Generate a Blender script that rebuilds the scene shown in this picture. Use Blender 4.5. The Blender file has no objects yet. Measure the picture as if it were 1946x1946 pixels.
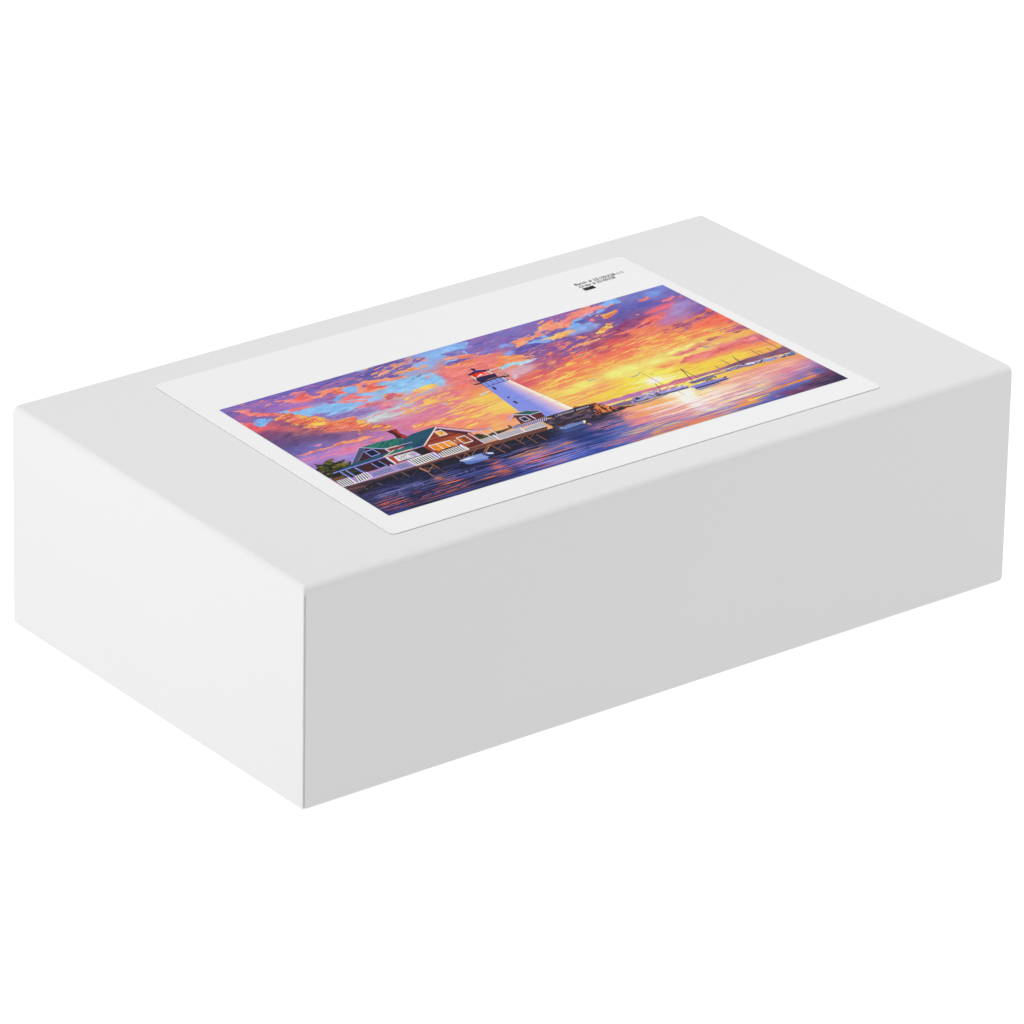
# White cardboard box with a printed paper label, on a white tabletop with an added glow.
import bpy, bmesh, math, random
import numpy as np
from mathutils import Matrix, Vector

C = bpy.context.scene
COL = C.collection
SC = 0.32                       # length of the box in metres
W, H = 0.570212, 0.269606                   # width and height, in box lengths
TH = 0.0013                     # thickness of the label

# ---------------------------------------------------------------- helpers
def lin(h):
    c = np.array([int(h[i:i + 2], 16) / 255.0 for i in (0, 2, 4)])
    return np.where(c <= 0.04045, c / 12.92, ((c + 0.055) / 1.055) ** 2.4)

def mesh_obj(name, verts, faces, mat, parent=None):
    me = bpy.data.meshes.new(name)
    me.from_pydata([tuple(v) for v in verts], [], faces)
    me.validate(); me.update()
    me.materials.append(mat)
    o = bpy.data.objects.new(name, me)
    COL.objects.link(o)
    if parent: o.parent = parent
    return o

def paper(name, col, rough=0.55, spec=0.3, grain=0.06, gscale=1400):
    m = bpy.data.materials.new(name); m.use_nodes = True
    nt = m.node_tree; b = nt.nodes['Principled BSDF']
    tc = nt.nodes.new('ShaderNodeTexCoord')
    n1 = nt.nodes.new('ShaderNodeTexNoise'); n1.inputs['Scale'].default_value = gscale
    n1.inputs['Detail'].default_value = 3
    n2 = nt.nodes.new('ShaderNodeTexNoise'); n2.inputs['Scale'].default_value = 9
    n2.inputs['Detail'].default_value = 4
    nt.links.new(tc.outputs['Object'], n1.inputs['Vector'])
    nt.links.new(tc.outputs['Object'], n2.inputs['Vector'])
    # faint fibre mottling of the stock itself
    ad = nt.nodes.new('ShaderNodeMath'); ad.operation = 'ADD'
    s1 = nt.nodes.new('ShaderNodeMath'); s1.operation = 'MULTIPLY'; s1.inputs[1].default_value = 0.6
    nt.links.new(n1.outputs['Fac'], s1.inputs[0])
    s2 = nt.nodes.new('ShaderNodeMath'); s2.operation = 'MULTIPLY'; s2.inputs[1].default_value = 0.4
    nt.links.new(n2.outputs['Fac'], s2.inputs[0])
    nt.links.new(s1.outputs[0], ad.inputs[0]); nt.links.new(s2.outputs[0], ad.inputs[1])
    mr = nt.nodes.new('ShaderNodeMapRange')
    mr.inputs['From Min'].default_value = 0.3; mr.inputs['From Max'].default_value = 0.7
    mr.inputs['To Min'].default_value = 1 - grain; mr.inputs['To Max'].default_value = 1 + grain
    nt.links.new(ad.outputs[0], mr.inputs['Value'])
    mx = nt.nodes.new('ShaderNodeVectorMath'); mx.operation = 'SCALE'
    mx.inputs[0].default_value = col
    nt.links.new(mr.outputs['Result'], mx.inputs['Scale'])
    nt.links.new(mx.outputs['Vector'], b.inputs['Base Color'])
    b.inputs['Roughness'].default_value = rough
    b.inputs['Specular IOR Level'].default_value = spec
    bp = nt.nodes.new('ShaderNodeBump'); bp.inputs['Strength'].default_value = 0.05
    bp.inputs['Distance'].default_value = 0.0002
    nt.links.new(n1.outputs['Fac'], bp.inputs['Height'])
    nt.links.new(bp.outputs['Normal'], b.inputs['Normal'])
    return m

BOXWHITE = (0.80, 0.80, 0.802)
M_box = paper('white_coated_card', BOXWHITE, 0.55, 0.25, 0.012)
M_label = paper('label_paper', (0.892, 0.892, 0.896), 0.6, 0.2, 0.003)
M_ink = paper('black_ink', (0.02, 0.02, 0.021), 0.7, 0.15, 0.05)
M_grey = paper('grey_ink', (0.25, 0.25, 0.26), 0.7, 0.1, 0.05)

# ---------------------------------------------------------------- the box
root = bpy.data.objects.new('cardboard_box', None)
COL.objects.link(root)
root['label'] = 'closed plain white cardboard box with a paper label of a lighthouse at sunset'
root['category'] = 'box'

TOP = [[-0.002324, -0.003321], [1.00307, 0.003442], [0.997618, 0.569407], [0.003006, 0.570913]]      # front left, front right, back right, back left (lid plane)
BOT = [[0.000535, 0.002699], [0.999556, -0.002311], [0.997635, 0.56482], [-0.001386, 0.56983]]      # the same at the foot

def outline(z, iL, iF, iR, iB, groove, rc):
    """closed horizontal section of the carton at height z (box lengths)"""
    t = z / H
    P = [Vector(((1 - t) * b[0] + t * a[0], (1 - t) * b[1] + t * a[1])) for a, b in zip(TOP, BOT)]
    # inset each side
    n = 4; ins = [iF, iR, iB, iL]; L = []
    for i in range(n):
        a, b = P[i], P[(i + 1) % n]; d = (b - a).normalized(); nn = Vector((-d.y, d.x))
        L.append((a + nn * ins[i], d))
    Q = []
    for i in range(n):
        p, d = L[i - 1]; q, e = L[i]
        s = ((q.x - p.x) * e.y - (q.y - p.y) * e.x) / (d.x * e.y - d.y * e.x)
        Q.append(p + d * s)
    out = []
    base = Q[:]
    for i in range(n):
        din = (Q[i] - Q[i - 1]).normalized(); dout = (Q[(i + 1) % n] - Q[i]).normalized()
        r = rc[i]; a = Q[i] - din * r; b = Q[i] + dout * r
        for k in range(7):
            u = k / 6
            out.append((a.lerp(Q[i], u)).lerp(Q[i].lerp(b, u), u))
        if i == 0:      # crease where the front panel meets the side panel
            nn = Vector((-dout.y, dout.x)); x0 = max(rc[0], 0.0006)
            for dx, dep in ((0.0003, 0), (0.0007, 1), (0.0024, 1), (0.0029, 0)):
                out.append(Q[i] + dout * (x0 + dx) + nn * dep * groove)
        # hand-folded edges: the fold wanders a little along each side
        nn = Vector((-dout.y, dout.x)); ln = (Q[(i + 1) % n] - Q[i]).length
        for k in range(1, 40):
            s = 0.02 + 0.96 * k / 40
            wob = 0.5 * math.sin(s * 9.0 + i * 2.1) + 0.3 * math.sin(s * 23.0 + i) + 0.2 * math.sin(s * 47.0 + 3 * i)
            wob *= math.sin(math.pi * s) * 0.30 * max(ins[i], 0)
            out.append(Q[i] + dout * ln * s + nn * wob)
    return [(v.x * SC, v.y * SC, z * SC) for v in out]

rings = []
rb = 0.0052
for k in range(7):              # foot: the right end of the carton is rounded off
    a = math.pi / 2 * k / 6
    iR = rb * (1 - math.sin(a)); z = rb * (1 - math.cos(a))
    iS = 0.0012 * (1 - math.sin(a))
    rings.append((z, iS, iS * 0.3, iR, 0, 0.0022, (0.0008, 0.0012, 0.0012, 0.0010)))
rt = 0.0088
zt = H - 0.0100
rings.append((zt, 0, 0, 0, 0, 0.0022, (0.0008, 0.0012, 0.0012, 0.0010)))
rings.append((H - rt - 0.0003, 0, 0, 0, 0, 0, (0.0012, 0.0012, 0.0012, 0.0016)))
for k in range(1, 11):
    a = math.pi / 2 * k / 10
    f = 1 - math.cos(a)
    rings.append((H - rt + rt * math.sin(a), 0.0062 * f, 0.0085 * f, 0.0012 * f, 0.0014 * f, 0,
                  (0.0012 + 0.002 * f, 0.0014, 0.0012, 0.002)))
vs = []; fs = []; n = None
for r in rings:
    o = outline(*r); n = len(o); vs += o
for i in range(len(rings) - 1):
    for j in range(n):
        k = (j + 1) % n
        fs.append((i * n + j, i * n + k, (i + 1) * n + k, (i + 1) * n + j))
fs.append(tuple(range(n))[::-1])
fs.append(tuple((len(rings) - 1) * n + j for j in range(n)))
carton = mesh_obj('carton', vs, fs, M_box, root)

# ---------------------------------------------------------------- the label
LAB = [[0.16378, 0.526021], [0.834657, 0.520616], [0.841544, 0.044419], [0.151291, 0.047589]]      # back left, back right, front right, front left
def rounded(P, r, z, ins=0.0, seg=8):
    P = [Vector(p) for p in P]; c = sum(P, Vector((0, 0))) / 4
    P = [p + (c - p).normalized() * ins * 1.3 for p in P]
    out = []
    for i in range(4):
        a = P[i] + (P[i - 1] - P[i]).normalized() * r
        b = P[i] + (P[(i + 1) % 4] - P[i]).normalized() * r
        for k in range(seg + 1):
            u = k / seg
            out.append(a.lerp(P[i], u).lerp(P[i].lerp(b, u), u))
    return [(v.x * SC, v.y * SC, z * SC) for v in out]
vs = []; n = 36
for z, ins in ((H - 0.0002, 0.0035), (H + 0.0005, 0.0025), (H + 0.0005, 0), (H + TH - 0.0003, 0), (H + TH, 0.0005)):
    vs += rounded(LAB, 0.0085, z, ins)
fs = []
for i in range(4):
    for j in range(n):
        k = (j + 1) % n
        fs.append((i * n + k, i * n + j, (i + 1) * n + j, (i + 1) * n + k))
fs.append(tuple(4 * n + j for j in range(n))[::-1]); fs.append(tuple(range(n)))
label = mesh_obj('paper_label', vs, fs, M_label, root)

# ---------------------------------------------------------------- ink marks on the label
ZI = H + TH + 0.00035
def text_mesh(name, body, quad, mat, parent, font_track=1.0):
    """lettering fitted between the corners back left, back right, front left of its line"""
    cu = bpy.data.curves.new(name, 'FONT'); cu.body = body; cu.space_character = font_track
    cu.offset = -0.002
    tmp = bpy.data.objects.new(name + '_tmp', cu); COL.objects.link(tmp)
    dg = bpy.context.evaluated_depsgraph_get(); dg.update()
    me = bpy.data.meshes.new_from_object(tmp.evaluated_get(dg))
    bpy.data.objects.remove(tmp)
    co = np.array([v.co for v in me.vertices])
    lo = co.min(0); hi = co.max(0)
    bl, br, tl = [Vector(q) for q in quad]
    tl = bl + (tl - bl) * 0.86
    for v in me.vertices:
        u = (v.co.x - lo[0]) / (hi[0] - lo[0]); w = (v.co.y - lo[1]) / (hi[1] - lo[1])
        p = bl + (br - bl) * u + (tl - bl) * w
        v.co = (p.x * SC, p.y * SC, ZI * SC)
    me.materials.clear(); me.materials.append(mat); me.name = name
    o = bpy.data.objects.new(name, me); COL.objects.link(o); o.parent = parent
    return o
T1, T2, BAR = ([[0.734547, 0.477868], [0.805487, 0.476871], [0.735445, 0.485041]], [[0.734832, 0.469489], [0.788374, 0.469816], [0.735924, 0.476902]], [[0.735084, 0.467173], [0.751291, 0.467872], [0.750993, 0.460288], [0.735092, 0.459976]])
text_mesh('printed_text', 'Batch # 25105328-1/1', T1, M_ink, label)
text_mesh('printed_text', 'Order # 25105328', T2, M_ink, label)
bar = mesh_obj('black_bar', [(x * SC, y * SC, ZI * SC) for x, y in BAR], [(0, 3, 2, 1)], M_ink, label)
b0, b1, b2, b3 = [Vector(p) for p in BAR]       # back left, back right, front right, front left
def barpt(u, v): return b0.lerp(b1, u).lerp(b3.lerp(b2, u), v)
ZI += 0.0002
text_mesh('bar_text', '1 7', (barpt(.12, .78), barpt(.55, .62), barpt(.14, .25)), M_grey, bar)
ZI -= 0.0002

# ---------------------------------------------------------------- the printed picture
ART = """K 7E70BC,8,2 8370B8,78,4 8A6DB5,179,43 7468B4,237,20 6E68B4,334,3 7868B4,411,15 7A64B0,489,27 6A62A8,567,39 6865A6,645,51 7A66B0,724,31 7C88D8,766,1
K 7A64A4,12,72 A868A0,46,116 8468A8,90,176 9A72BC,233,121 A876B8,320,150 9870B4,406,148 98689C,474,142 88B8F0,329,229 90C0EE,421,251 98C4EC,483,283 98C8EC,565,288 A0A8D4,487,399
K D86874,10,233 C86878,72,266 A06080,172,243 8A5478,68,334 805078,30,328 705078,64,401 605080,61,468 6A5080,32,419 705C8C,136,480 7A6090,240,512 8A6494,349,537 7468A8,52,542 6A60A0,47,519 7A70B0,137,540
K A888CC,35,628 B084C8,101,654 C082C0,185,652 D084B8,246,655 9878C0,64,707 A088CC,185,712 C07070,168,372 D87068,268,411 D87468,358,463
K 6864A8,707,59 6E66AE,807,18 7460A8,863,19 90C0F0,804,209 88B4F0,989,107 88B4F0,1103,55 88B4F0,1213,9 98C8EC,926,248 90C0EE,710,235 A0CCE4,823,286 A4CEDC,942,305 98BCE8,604,279
K C87C98,600,339 C4D4D4,499,429 C8C8D0,594,451 CC9CB8,673,470 D0809C,693,519 D87C90,820,447 E07C80,848,511 D87890,994,258 E87C84,1051,335 E8806C,1116,195 F08070,1214,217 E87C78,1262,204 8870B0,1328,62 7C74BC,1425,34 9870A8,1320,151 8070B0,1275,81
K D880A0,593,556 E47C90,622,619 D080A0,502,581 EC8080,671,653 F08878,745,704 E8808C,763,629 F08C70,840,726 F0A068,880,621 F0C870,963,634 F0B070,874,705 F0A068,889,760 F08070,1007,396 F09860,1013,490 F0C060,1028,546
K B078B0,432,576 B87090,403,513 C080B8,485,656 E07888,938,438 D07C9C,789,541 E88078,967,476 D47898,1014,309
K F09078,830,711 F0A470,904,761 F09078,950,749 F4D060,1040,679 F0C468,987,598 F0B070,898,669 F0A478,928,804 F08C78,808,791 F0B070,844,817 F0C868,981,683
K 7C74BC,1452,17 7C78BC,1595,-17 8070B4,1362,88 8470B4,1710,-14 9C68A8,1808,-13 8070B0,1334,21 8C70AC,1326,110 E47C80,1270,212 F08868,1285,269 E88070,1192,214 F0A060,1331,310 E8A0A0,1280,404 D8A0B0,1314,410
K D86070,1237,512 E06868,1285,499 D86068,1355,457 A85C80,1417,426 8060A0,1444,287 7060A8,1600,235 805898,1597,289 A86898,1424,366 7860A0,1690,269 945888,1561,387 7868AC,1678,156 7070B8,1631,142 6C60A8,1505,206
K E07060,1597,440 EC7068,1416,527 F07868,1503,513 F08060,1564,509 F08C60,1323,599 F09068,1364,645 F09860,1468,609 F0C868,1294,687 F0E070,1366,692 F0EC80,1435,677 F09870,1393,756 F0A078,1334,759 F0C068,1274,763 F0B070,1315,809
K E08090,1035,326 F09C70,971,464 D87898,1079,265 7C70B8,1449,101
K 7C80CC,2311,17 7880CC,2382,21 7C9CE0,2309,52 7478BC,2240,13 807CBC,2179,-2 6060AC,2185,130 6C6CB4,2124,114 6860A8,2043,148 7470B8,2368,85 8868A8,2345,160 7060A8,2232,163 705CA0,2010,214 7C5C94,2091,226 745C98,1955,238 885484,1864,308 8C5080,2002,271
K F07468,2108,274 845488,1804,292 7858A0,1692,275 8C5488,1634,304 C05C78,1544,398 B8506C,1740,422 D85C60,1830,398 A05070,1907,346 E87468,2122,302 D87090,2242,197 9C8CC8,2310,227 B080B8,2206,289 BC7CAC,2150,322 A88CC0,2243,288 904C78,1711,367
K EC7064,1569,458 F07460,1628,474 F07464,1751,499 F07060,1801,482 F07064,1923,463 E87060,1877,430 F08464,2036,366 F08864,1967,361 F08460,1992,467 F08864,2038,499 F07C60,1562,513 F08860,1453,565 F0985C,1609,546 F0A060,1676,550 F0A860,1744,554 F0B064,1835,575 F0C470,1980,572 F08C68,1367,631
K F0EC7C,1436,679 F0EC80,1622,665 F0EC84,1702,653 F0E888,1838,662 F0E078,1951,655 F0E87C,1348,702 F0986C,1307,756 F09C70,1496,737 F0A46C,1417,749 F0B864,1563,742 F0B068,1297,815 F0C45C,1389,829 F0CC58,1487,839 F0DC5C,1625,752 F0E868,1663,794 F8F8E0,1708,809 F0D050,1574,817 F0E850,1731,842 F0E050,1807,836 F0E468,1760,761 F0E070,1840,749 F0D870,1771,701
K 8C5484,2357,368 8868A8,2371,306 D86878,2404,401 F08060,2386,469 F07C60,2330,448 F08060,2219,494 F08460,2243,511 F08460,2104,502 F0A058,2262,577 F0B868,2322,637 F0B068,2392,641 F0C070,2253,632 F0C470,2175,639 F0C870,2084,662 F0D870,1971,669 E87480,2067,728 E07880,2195,704 C87080,2309,697 C87080,2369,713
K F08C70,1982,745 F08070,2131,738 F08068,2245,731 F08868,2337,752 F0C060,1836,704 F0B068,1904,708 F0CC58,1896,763 F0D050,1974,799 F0B860,2087,793 F0B460,2196,791 F0A864,2264,796 F0C850,2028,820 F0C458,2141,814 F0B85C,2303,815 F0E850,1816,774 F0D850,1897,806 F8F4B0,1730,816
K F08868,2342,740 F09868,2379,784 F0A860,2388,816 F0C058,2206,818 F0B458,2274,823 F0A860,2327,825 F0B85C,2375,833 A06078,2395,847
W 483C58,13,999 24243C,111,952 242840,226,977 242848,304,1007 2C3058,39,1055 2C3464,124,1075 2C3868,249,1084 2C3868,352,1079 30406C,30,1161 34406C,132,1156 38447C,234,1150 303874,6,1242 3C3C64,140,1236 3C4070,272,1236 38407C,78,1231
W 242438,393,1010 242438,506,1003 28284C,567,1070 303C70,425,1115 344070,518,1136 28284C,668,1030 282C48,738,1035 384080,675,1119 3C4878,786,1068 384070,167,1225 3C3C64,321,1209 3C3C68,465,1208 3C3C70,569,1213 3C4480,670,1224 7070B8,793,1157 8070B8,883,1135 5060B0,739,1229 5468C0,799,1246 282838,919,989 282838,989,994
W 4050A0,739,1241 6878C8,822,1221 6878C8,905,1200 6070C0,1009,1154 4858A8,1022,1092 384888,1113,1107 343C68,1138,1029 34488C,1175,1070 384C90,1138,1163 4058A0,1202,1168 4858A8,1022,1225 4454A4,1108,1245 38406C,1088,1050 383450,1271,991 504868,1316,1022 586090,1326,1054 6070B0,1308,1121
W C88090,1412,1032 F0A078,1486,1026 C090A0,1373,1126 D890A0,1438,1131 6064B0,1235,1214 9878B0,1292,1230 7070C0,1345,1227 F0A078,1462,969 F0B478,1542,1000 282838,956,999 2C3460,993,1040 5060A0,984,1097
W F0A878,1498,983 F0B070,1576,996 F0A080,1468,1044 F0A880,1556,1064 F8D090,1665,1016 F8F8F0,1707,1029 F8F0E0,1730,979 F8F4EC,1697,1063 F8D0D0,1721,1121 F0C470,1798,1026 F0A878,1877,1015 F0A080,1920,1028 D88890,1390,1055 F09880,1419,1107 F0A080,1515,1117 F0A490,1624,1111 F0A890,1648,1168 F8D8C0,1727,1157 F8E8C0,1789,1168
W C088A0,1439,1169 C898A0,1343,1159 9878B0,1484,1200 C090A0,1605,1179 F09060,1490,1236 F0A058,1382,1241 E87070,1282,1236 6878B8,1205,1247 9078B0,1280,1195 E88870,1594,1236 F09070,1694,1241 5468A8,1235,1165 7874B8,1388,1190
W F8F8F0,1742,999 F8F0D8,1691,997 F0E880,1977,928 F0C480,1845,1004 F0B080,2000,987 F0A888,2068,992 F0A088,2157,970 F0C8A0,1935,1067 F8E0C8,1824,1073 C890B0,2025,1087 E898A8,1915,1135 7878C0,2004,1156 6070B8,1985,1200 F0A050,1926,1208 F0A050,1859,1203 5460A8,1907,1252 B078A8,1806,1183 F0A488,2112,938
W F0A088,2073,981 F0A088,2185,974 F0A084,2276,995 F0A07C,2371,968 C888A0,2369,1034 E88898,2254,1064 F09890,2141,1070 C89CA8,2052,1092 F8D8A8,1963,1071 F8F0A0,1863,1151 F0A888,2051,1050 A878A8,2383,1061 906090,2392,1093 9878B0,2286,1112 E08898,2174,1118 F09070,2076,1150 6070B8,2165,1170 5C68AC,2237,1170 F08468,2300,1138 6068A4,2345,1128
W F0B450,1987,1171 F0A050,1899,1192 6068B0,1988,1213 6064B0,2121,1181 6860A0,2166,1212 5058A4,2033,1244 5058A4,1949,1260 704870,2345,1170 443858,2381,1212 6C4468,2390,1159 704868,2278,1207 784868,2197,1218 403858,2296,1228 3C3450,2386,1249 6C4064,2140,1244 784870,2086,1223 5860A8,1848,1255
C F47878 h=F49888 r=10 d=6:351,36 394,35 421,64 407,91 421,127 389,136 377,148 349,139 298,120 241,60 277,69 328,88 352,79
P 84B4EC r=14:550,127 596,117 635,128 631,178 596,185 559,170 530,181 482,200 460,201 491,175 534,163
P 84B4EC r=6:558,195 634,211 609,246 566,227
P 90C0EE r=8:512,231 594,267 531,358 416,258 402,217 455,239
C F47C74 h=F0A868 r=10 d=7:448,82 522,92 606,108 675,108 708,105 673,155 650,138 618,116 552,123 559,170 515,165 510,147 486,120 452,138 416,134 397,131 455,109
P 98689C r=8 b=3:445,143 489,122 514,154 465,188 425,171
P F08080 r=7:517,199 558,190 644,197 634,211 559,201 607,250 597,264 522,230 467,221
P F08880 r=7:467,221 589,274 579,290 474,249
P 90689C r=7 b=2:418,187 449,198 467,221 430,226
P 8CBCF0 r=8:186,166 244,175 276,202 327,202 383,214 455,239 580,288 531,358 481,349 416,320 344,332 320,325 319,294 284,265 246,228 235,200
P F08080 r=8:233,173 306,171 354,194 385,211 330,198 281,195 243,201
P 9078B8 r=12 b=4 a=.85:300,260 347,272 379,299 335,315 359,341 411,327 455,326 536,351 497,406 447,397 366,367 330,352 320,325 308,291
C F07C80 h=F49C80 r=9 d=5:40,44 73,57 112,69 95,88 112,120 155,144 193,181 224,198 229,221 189,194 133,176 88,155 75,125 65,88
P 84B4F0 r=16:51,180 92,188 117,200 152,204 121,219 93,230 98,253 63,255 50,231
C E86470 h=F07C80 r=9 d=5:-2,154 15,176 48,203 50,250 131,286 118,298 44,277 25,299 8,287 0,211
C E07468 h=F4C858 r=13 d=10 t=.78:187,197 227,200 244,231 282,268 319,294 312,335 328,356 311,380 335,376 378,375 427,383 437,406 421,435 454,448 412,459 449,475 416,522 340,490 278,458 226,412 187,345 173,305 172,243 131,230
N F4D058 l=26 w=14 c=.42 s=3 b=10 ang=-1:208,278 252,288 312,304 322,357 273,404 210,411 215,354 193,349 172,324
N F0845C l=40 w=12 c=.3 s=4 b=10 ang=-1:330,383 426,398 434,464 349,477 292,438
P A05C78 r=12 b=12 a=.8:225,401 272,393 287,414 249,428
N F0A060 l=20 w=12 c=.4 s=171 b=8 ang=-1:101,416 143,385 184,363 188,376 153,402 115,426
P 705078 r=8 b=14 a=.7:69,334 145,376 174,426 259,485 326,511 241,512 108,461 51,422
P C86870 r=14 b=10 a=.8:49,270 168,312 172,355 135,360 78,320
C F08478 h=F4A868 r=10 d=5:4,578 72,575 114,575 199,573 246,566 321,578 382,570 359,603 302,605 232,586 147,587 105,588 63,589
P E880A0 r=10 b=2:1,649 101,654 185,653 314,667 326,650 241,632 152,640 64,648
P E880A0 r=6:128,530 165,530 146,552
N 8C5878 l=70 w=14 c=.35 s=221 b=12 ang=-1:128,233 210,249 230,375 292,438 387,483 364,517 155,393 111,303
N F08058 l=40 w=10 c=.3 s=222 b=8 ang=-1:220,235 321,366 435,445 397,499 226,412 182,291
P 90C0EE r=12 b=2:723,181 779,192 879,188 996,205 972,280 972,316 920,335 913,294 862,286 798,296 773,306 727,265 668,243 621,246 610,220 671,217 723,217
P 6E64A8 r=10 b=2:722,5 768,10 842,-4 906,12 968,0 989,14 942,47 894,51 851,58 776,89 751,99 835,139 856,163 780,138 716,121 662,92
P 84B0F0 r=8:729,-4 751,-3 782,1 756,11 718,12
C F08C80 h=F4A878 r=9 d=5:751,99 801,70 850,76 904,48 975,23 998,11 966,45 918,49 881,69 836,85 793,92
P 7C60A0 r=8 b=2:780,101 839,96 857,136 809,139 755,120
C F08078 h=F4A878 r=11 d=6:649,111 687,110 750,126 809,149 858,155 876,172 830,173 787,170 745,150 719,150 711,182 740,210 704,213 662,220 622,202 589,197
P 8068A8 r=8:635,147 674,128 673,146 643,162
P 8070B4 r=10:877,75 924,62 954,73 981,46 1039,39 1064,57 1031,71 997,76 959,77 942,111 962,126 944,141 899,128 867,115 868,98
C F0A070 h=F4C070 r=9 d=5:867,115 913,110 941,102 964,122 944,141 897,131 862,139 832,128
P F09090 r=7:997,76 1050,56 1064,57 1024,76 969,84
P F09880 r=6:975,107 1007,115 999,137 982,119
P F09880 r=5:954,148 968,153 964,164 950,163
P F09880 r=4:1048,116 1062,123 1054,129
P F09080 r=7:979,212 1008,199 1027,198 1016,219 989,220
P F09090 r=6:918,234 939,220 961,222 940,235
P 7E70B6 r=12:1232,89 1289,63 1307,18 1392,2 1462,2 1323,190 1285,173 1256,134 1229,125
P 88B4F0 r=10:1091,47 1204,22 1302,15 1294,57 1241,77 1223,64 1189,59 1145,61 1108,59
P 88B4F0 r=8:1066,161 1108,134 1163,131 1167,142 1126,156 1073,171
P 88B4F0 r=8 b=1:1227,86 1242,86 1234,118 1219,123
P 8478B8 r=9:1127,44 1143,65 1194,63 1221,67 1225,94 1179,109 1149,97 1126,77
C F08C78 h=F4A878 r=10 d=5:1102,111 1135,97 1180,119 1229,125 1245,145 1288,138 1250,158 1252,187 1206,156 1166,128 1112,128
P E8807C r=16 b=5:989,255 1035,213 1064,178 1168,176 1296,227 1160,411 975,337 1012,308 981,268
P 7C68A8 r=9:1073,166 1130,150 1187,151 1221,166 1193,174 1130,177 1086,184
C F08C68 h=F4A868 r=10 d=5:1055,190 1125,183 1164,182 1229,218 1176,218 1129,204 1068,209
C F0A868 h=F4D468 r=11 d=9 t=.6:717,358 765,337 801,308 853,298 903,296 910,319 889,332 833,347 790,345 740,373 714,373
C D87888 h=F4C860 r=9 d=10:661,274 687,269 718,277 741,298 757,322 723,334 675,328 646,326 654,305
P F09090 r=6:561,236 611,244 649,265 596,256 555,245
P F09090 r=6:546,257 590,269 557,274 540,266
C D8809C h=F4A070 r=11 d=6:504,318 554,299 617,315 650,347 643,378 619,397 579,396 554,352
P A078B0 r=10 b=6 a=.8:491,336 588,331 591,378 524,394 462,378
P C8D8D8 r=12 b=4 a=.9:454,443 524,421 599,446 661,462 712,479 644,486 561,473 478,486 454,469
P B8C8DC r=12 b=3 a=.9:628,394 713,390 765,400 715,419 635,426 595,425
C F0A868 h=F4CC60 r=12 d=8 t=.6:745,449 788,415 868,408 932,407 895,417 824,432 850,458 951,474 883,490 799,477 749,469 636,471 720,458
P C0C8DC r=8 b=2:801,496 833,492 855,498 829,502
C F0946C h=F4C868 r=11 d=7 t=.62:579,599 639,597 691,606 753,623 774,655 747,671 756,695 708,679 704,650 643,643 585,621
P F09C70 r=8:560,630 596,637 639,627 601,649
C F0B060 h=F4CC60 r=7 d=5:429,425 456,444 427,459 404,461
C E07868 h=F4C458 r=9 d=8:392,479 438,476 449,501 504,512 515,564 486,579 408,560 342,549
P 8C6490 r=12 b=8 a=.8:363,520 460,539 478,564 367,566 342,549
C F08870 h=F4A868 r=9 d=5:322,579 375,581 379,601 338,607 308,599
P F08C80 r=8 b=2:341,629 396,629 433,629 410,639 366,646
N F4D060 l=90 w=9 c=.3 s=7 b=25 ang=-6:768,571 920,516 1047,496 1049,560 855,824 707,808 716,694
N F08078 l=120 w=12 c=.25 s=8 b=25 ang=-6:730,650 923,563 1027,590 855,824 732,774
N D87898 l=120 w=10 c=.25 s=18 b=25 ang=-4:495,488 737,461 913,475 877,575 552,615
P C8D8D0 r=8 b=2:994,513 1024,498 1078,495 1055,511 1005,512
P B8D8E0 r=8 b=1:1191,322 1217,317 1228,320 1216,335 1196,330
P 8898E0 r=12 b=4:1394,129 1423,121 1449,148 1425,170 1385,161 1382,140
P 8498E0 r=12 b=4:1363,212 1414,200 1471,202 1408,234 1355,253 1350,230
P 6C60A8 r=12 b=4:1410,206 1497,192 1549,190 1614,216 1644,228 1714,239 1660,258 1556,242 1512,249 1468,256 1407,261 1404,240
P 88A8E8 r=10 b=2:1616,132 1617,161 1633,201 1639,224 1575,217 1544,196 1502,186 1550,162 1578,182
P 84B0F0 r=10:1760,137 1829,98 1883,68 1951,47 1917,92 1882,96 1820,121 1821,150 1869,155 1835,199 1765,198 1711,217 1741,152
P 6868B0 r=10 b=2:1819,111 1872,109 1903,111 1871,152 1830,138
C F4907C h=F4B478 r=13 d=8 t=.65:1455,134 1517,120 1566,126 1606,125 1595,98 1639,71 1688,57 1677,20 1722,23 1752,44 1762,22 1767,35 1738,63 1774,88 1818,51 1877,25 1957,3 1986,3 1951,47 1916,52 1861,72 1819,101 1785,115 1765,140 1725,122 1685,123 1660,105 1630,113 1612,148 1577,153 1528,156 1507,179 1480,189 1446,194 1433,175 1456,154
C F4A868 h=F4D070 r=11 d=7 t=.6:1579,192 1625,176 1677,175 1727,171 1782,181 1742,201 1698,218 1663,213 1632,229 1628,198 1594,202
C F49C68 h=F4C068 r=9 d=6:1296,230 1335,229 1397,264 1456,314 1411,301 1372,283 1332,274 1317,254
P F09060 r=10 b=5:1236,291 1328,280 1384,292 1430,333 1357,328 1291,320 1223,328
P A8D4EC r=10 b=1:1201,322 1252,320 1304,301 1349,314 1420,335 1399,349 1343,347 1311,334 1263,347 1237,356 1240,331
P B0D4EC r=12 b=1:1325,334 1383,319 1437,328 1431,347 1384,348 1341,355
P D0B0C8 r=14 b=6 a=.7:1277,384 1351,362 1398,376 1349,415 1284,426 1243,434
P C8D0E4 r=12 b=3 a=.8:1219,436 1276,411 1297,408 1252,422 1261,456 1214,469
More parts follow.
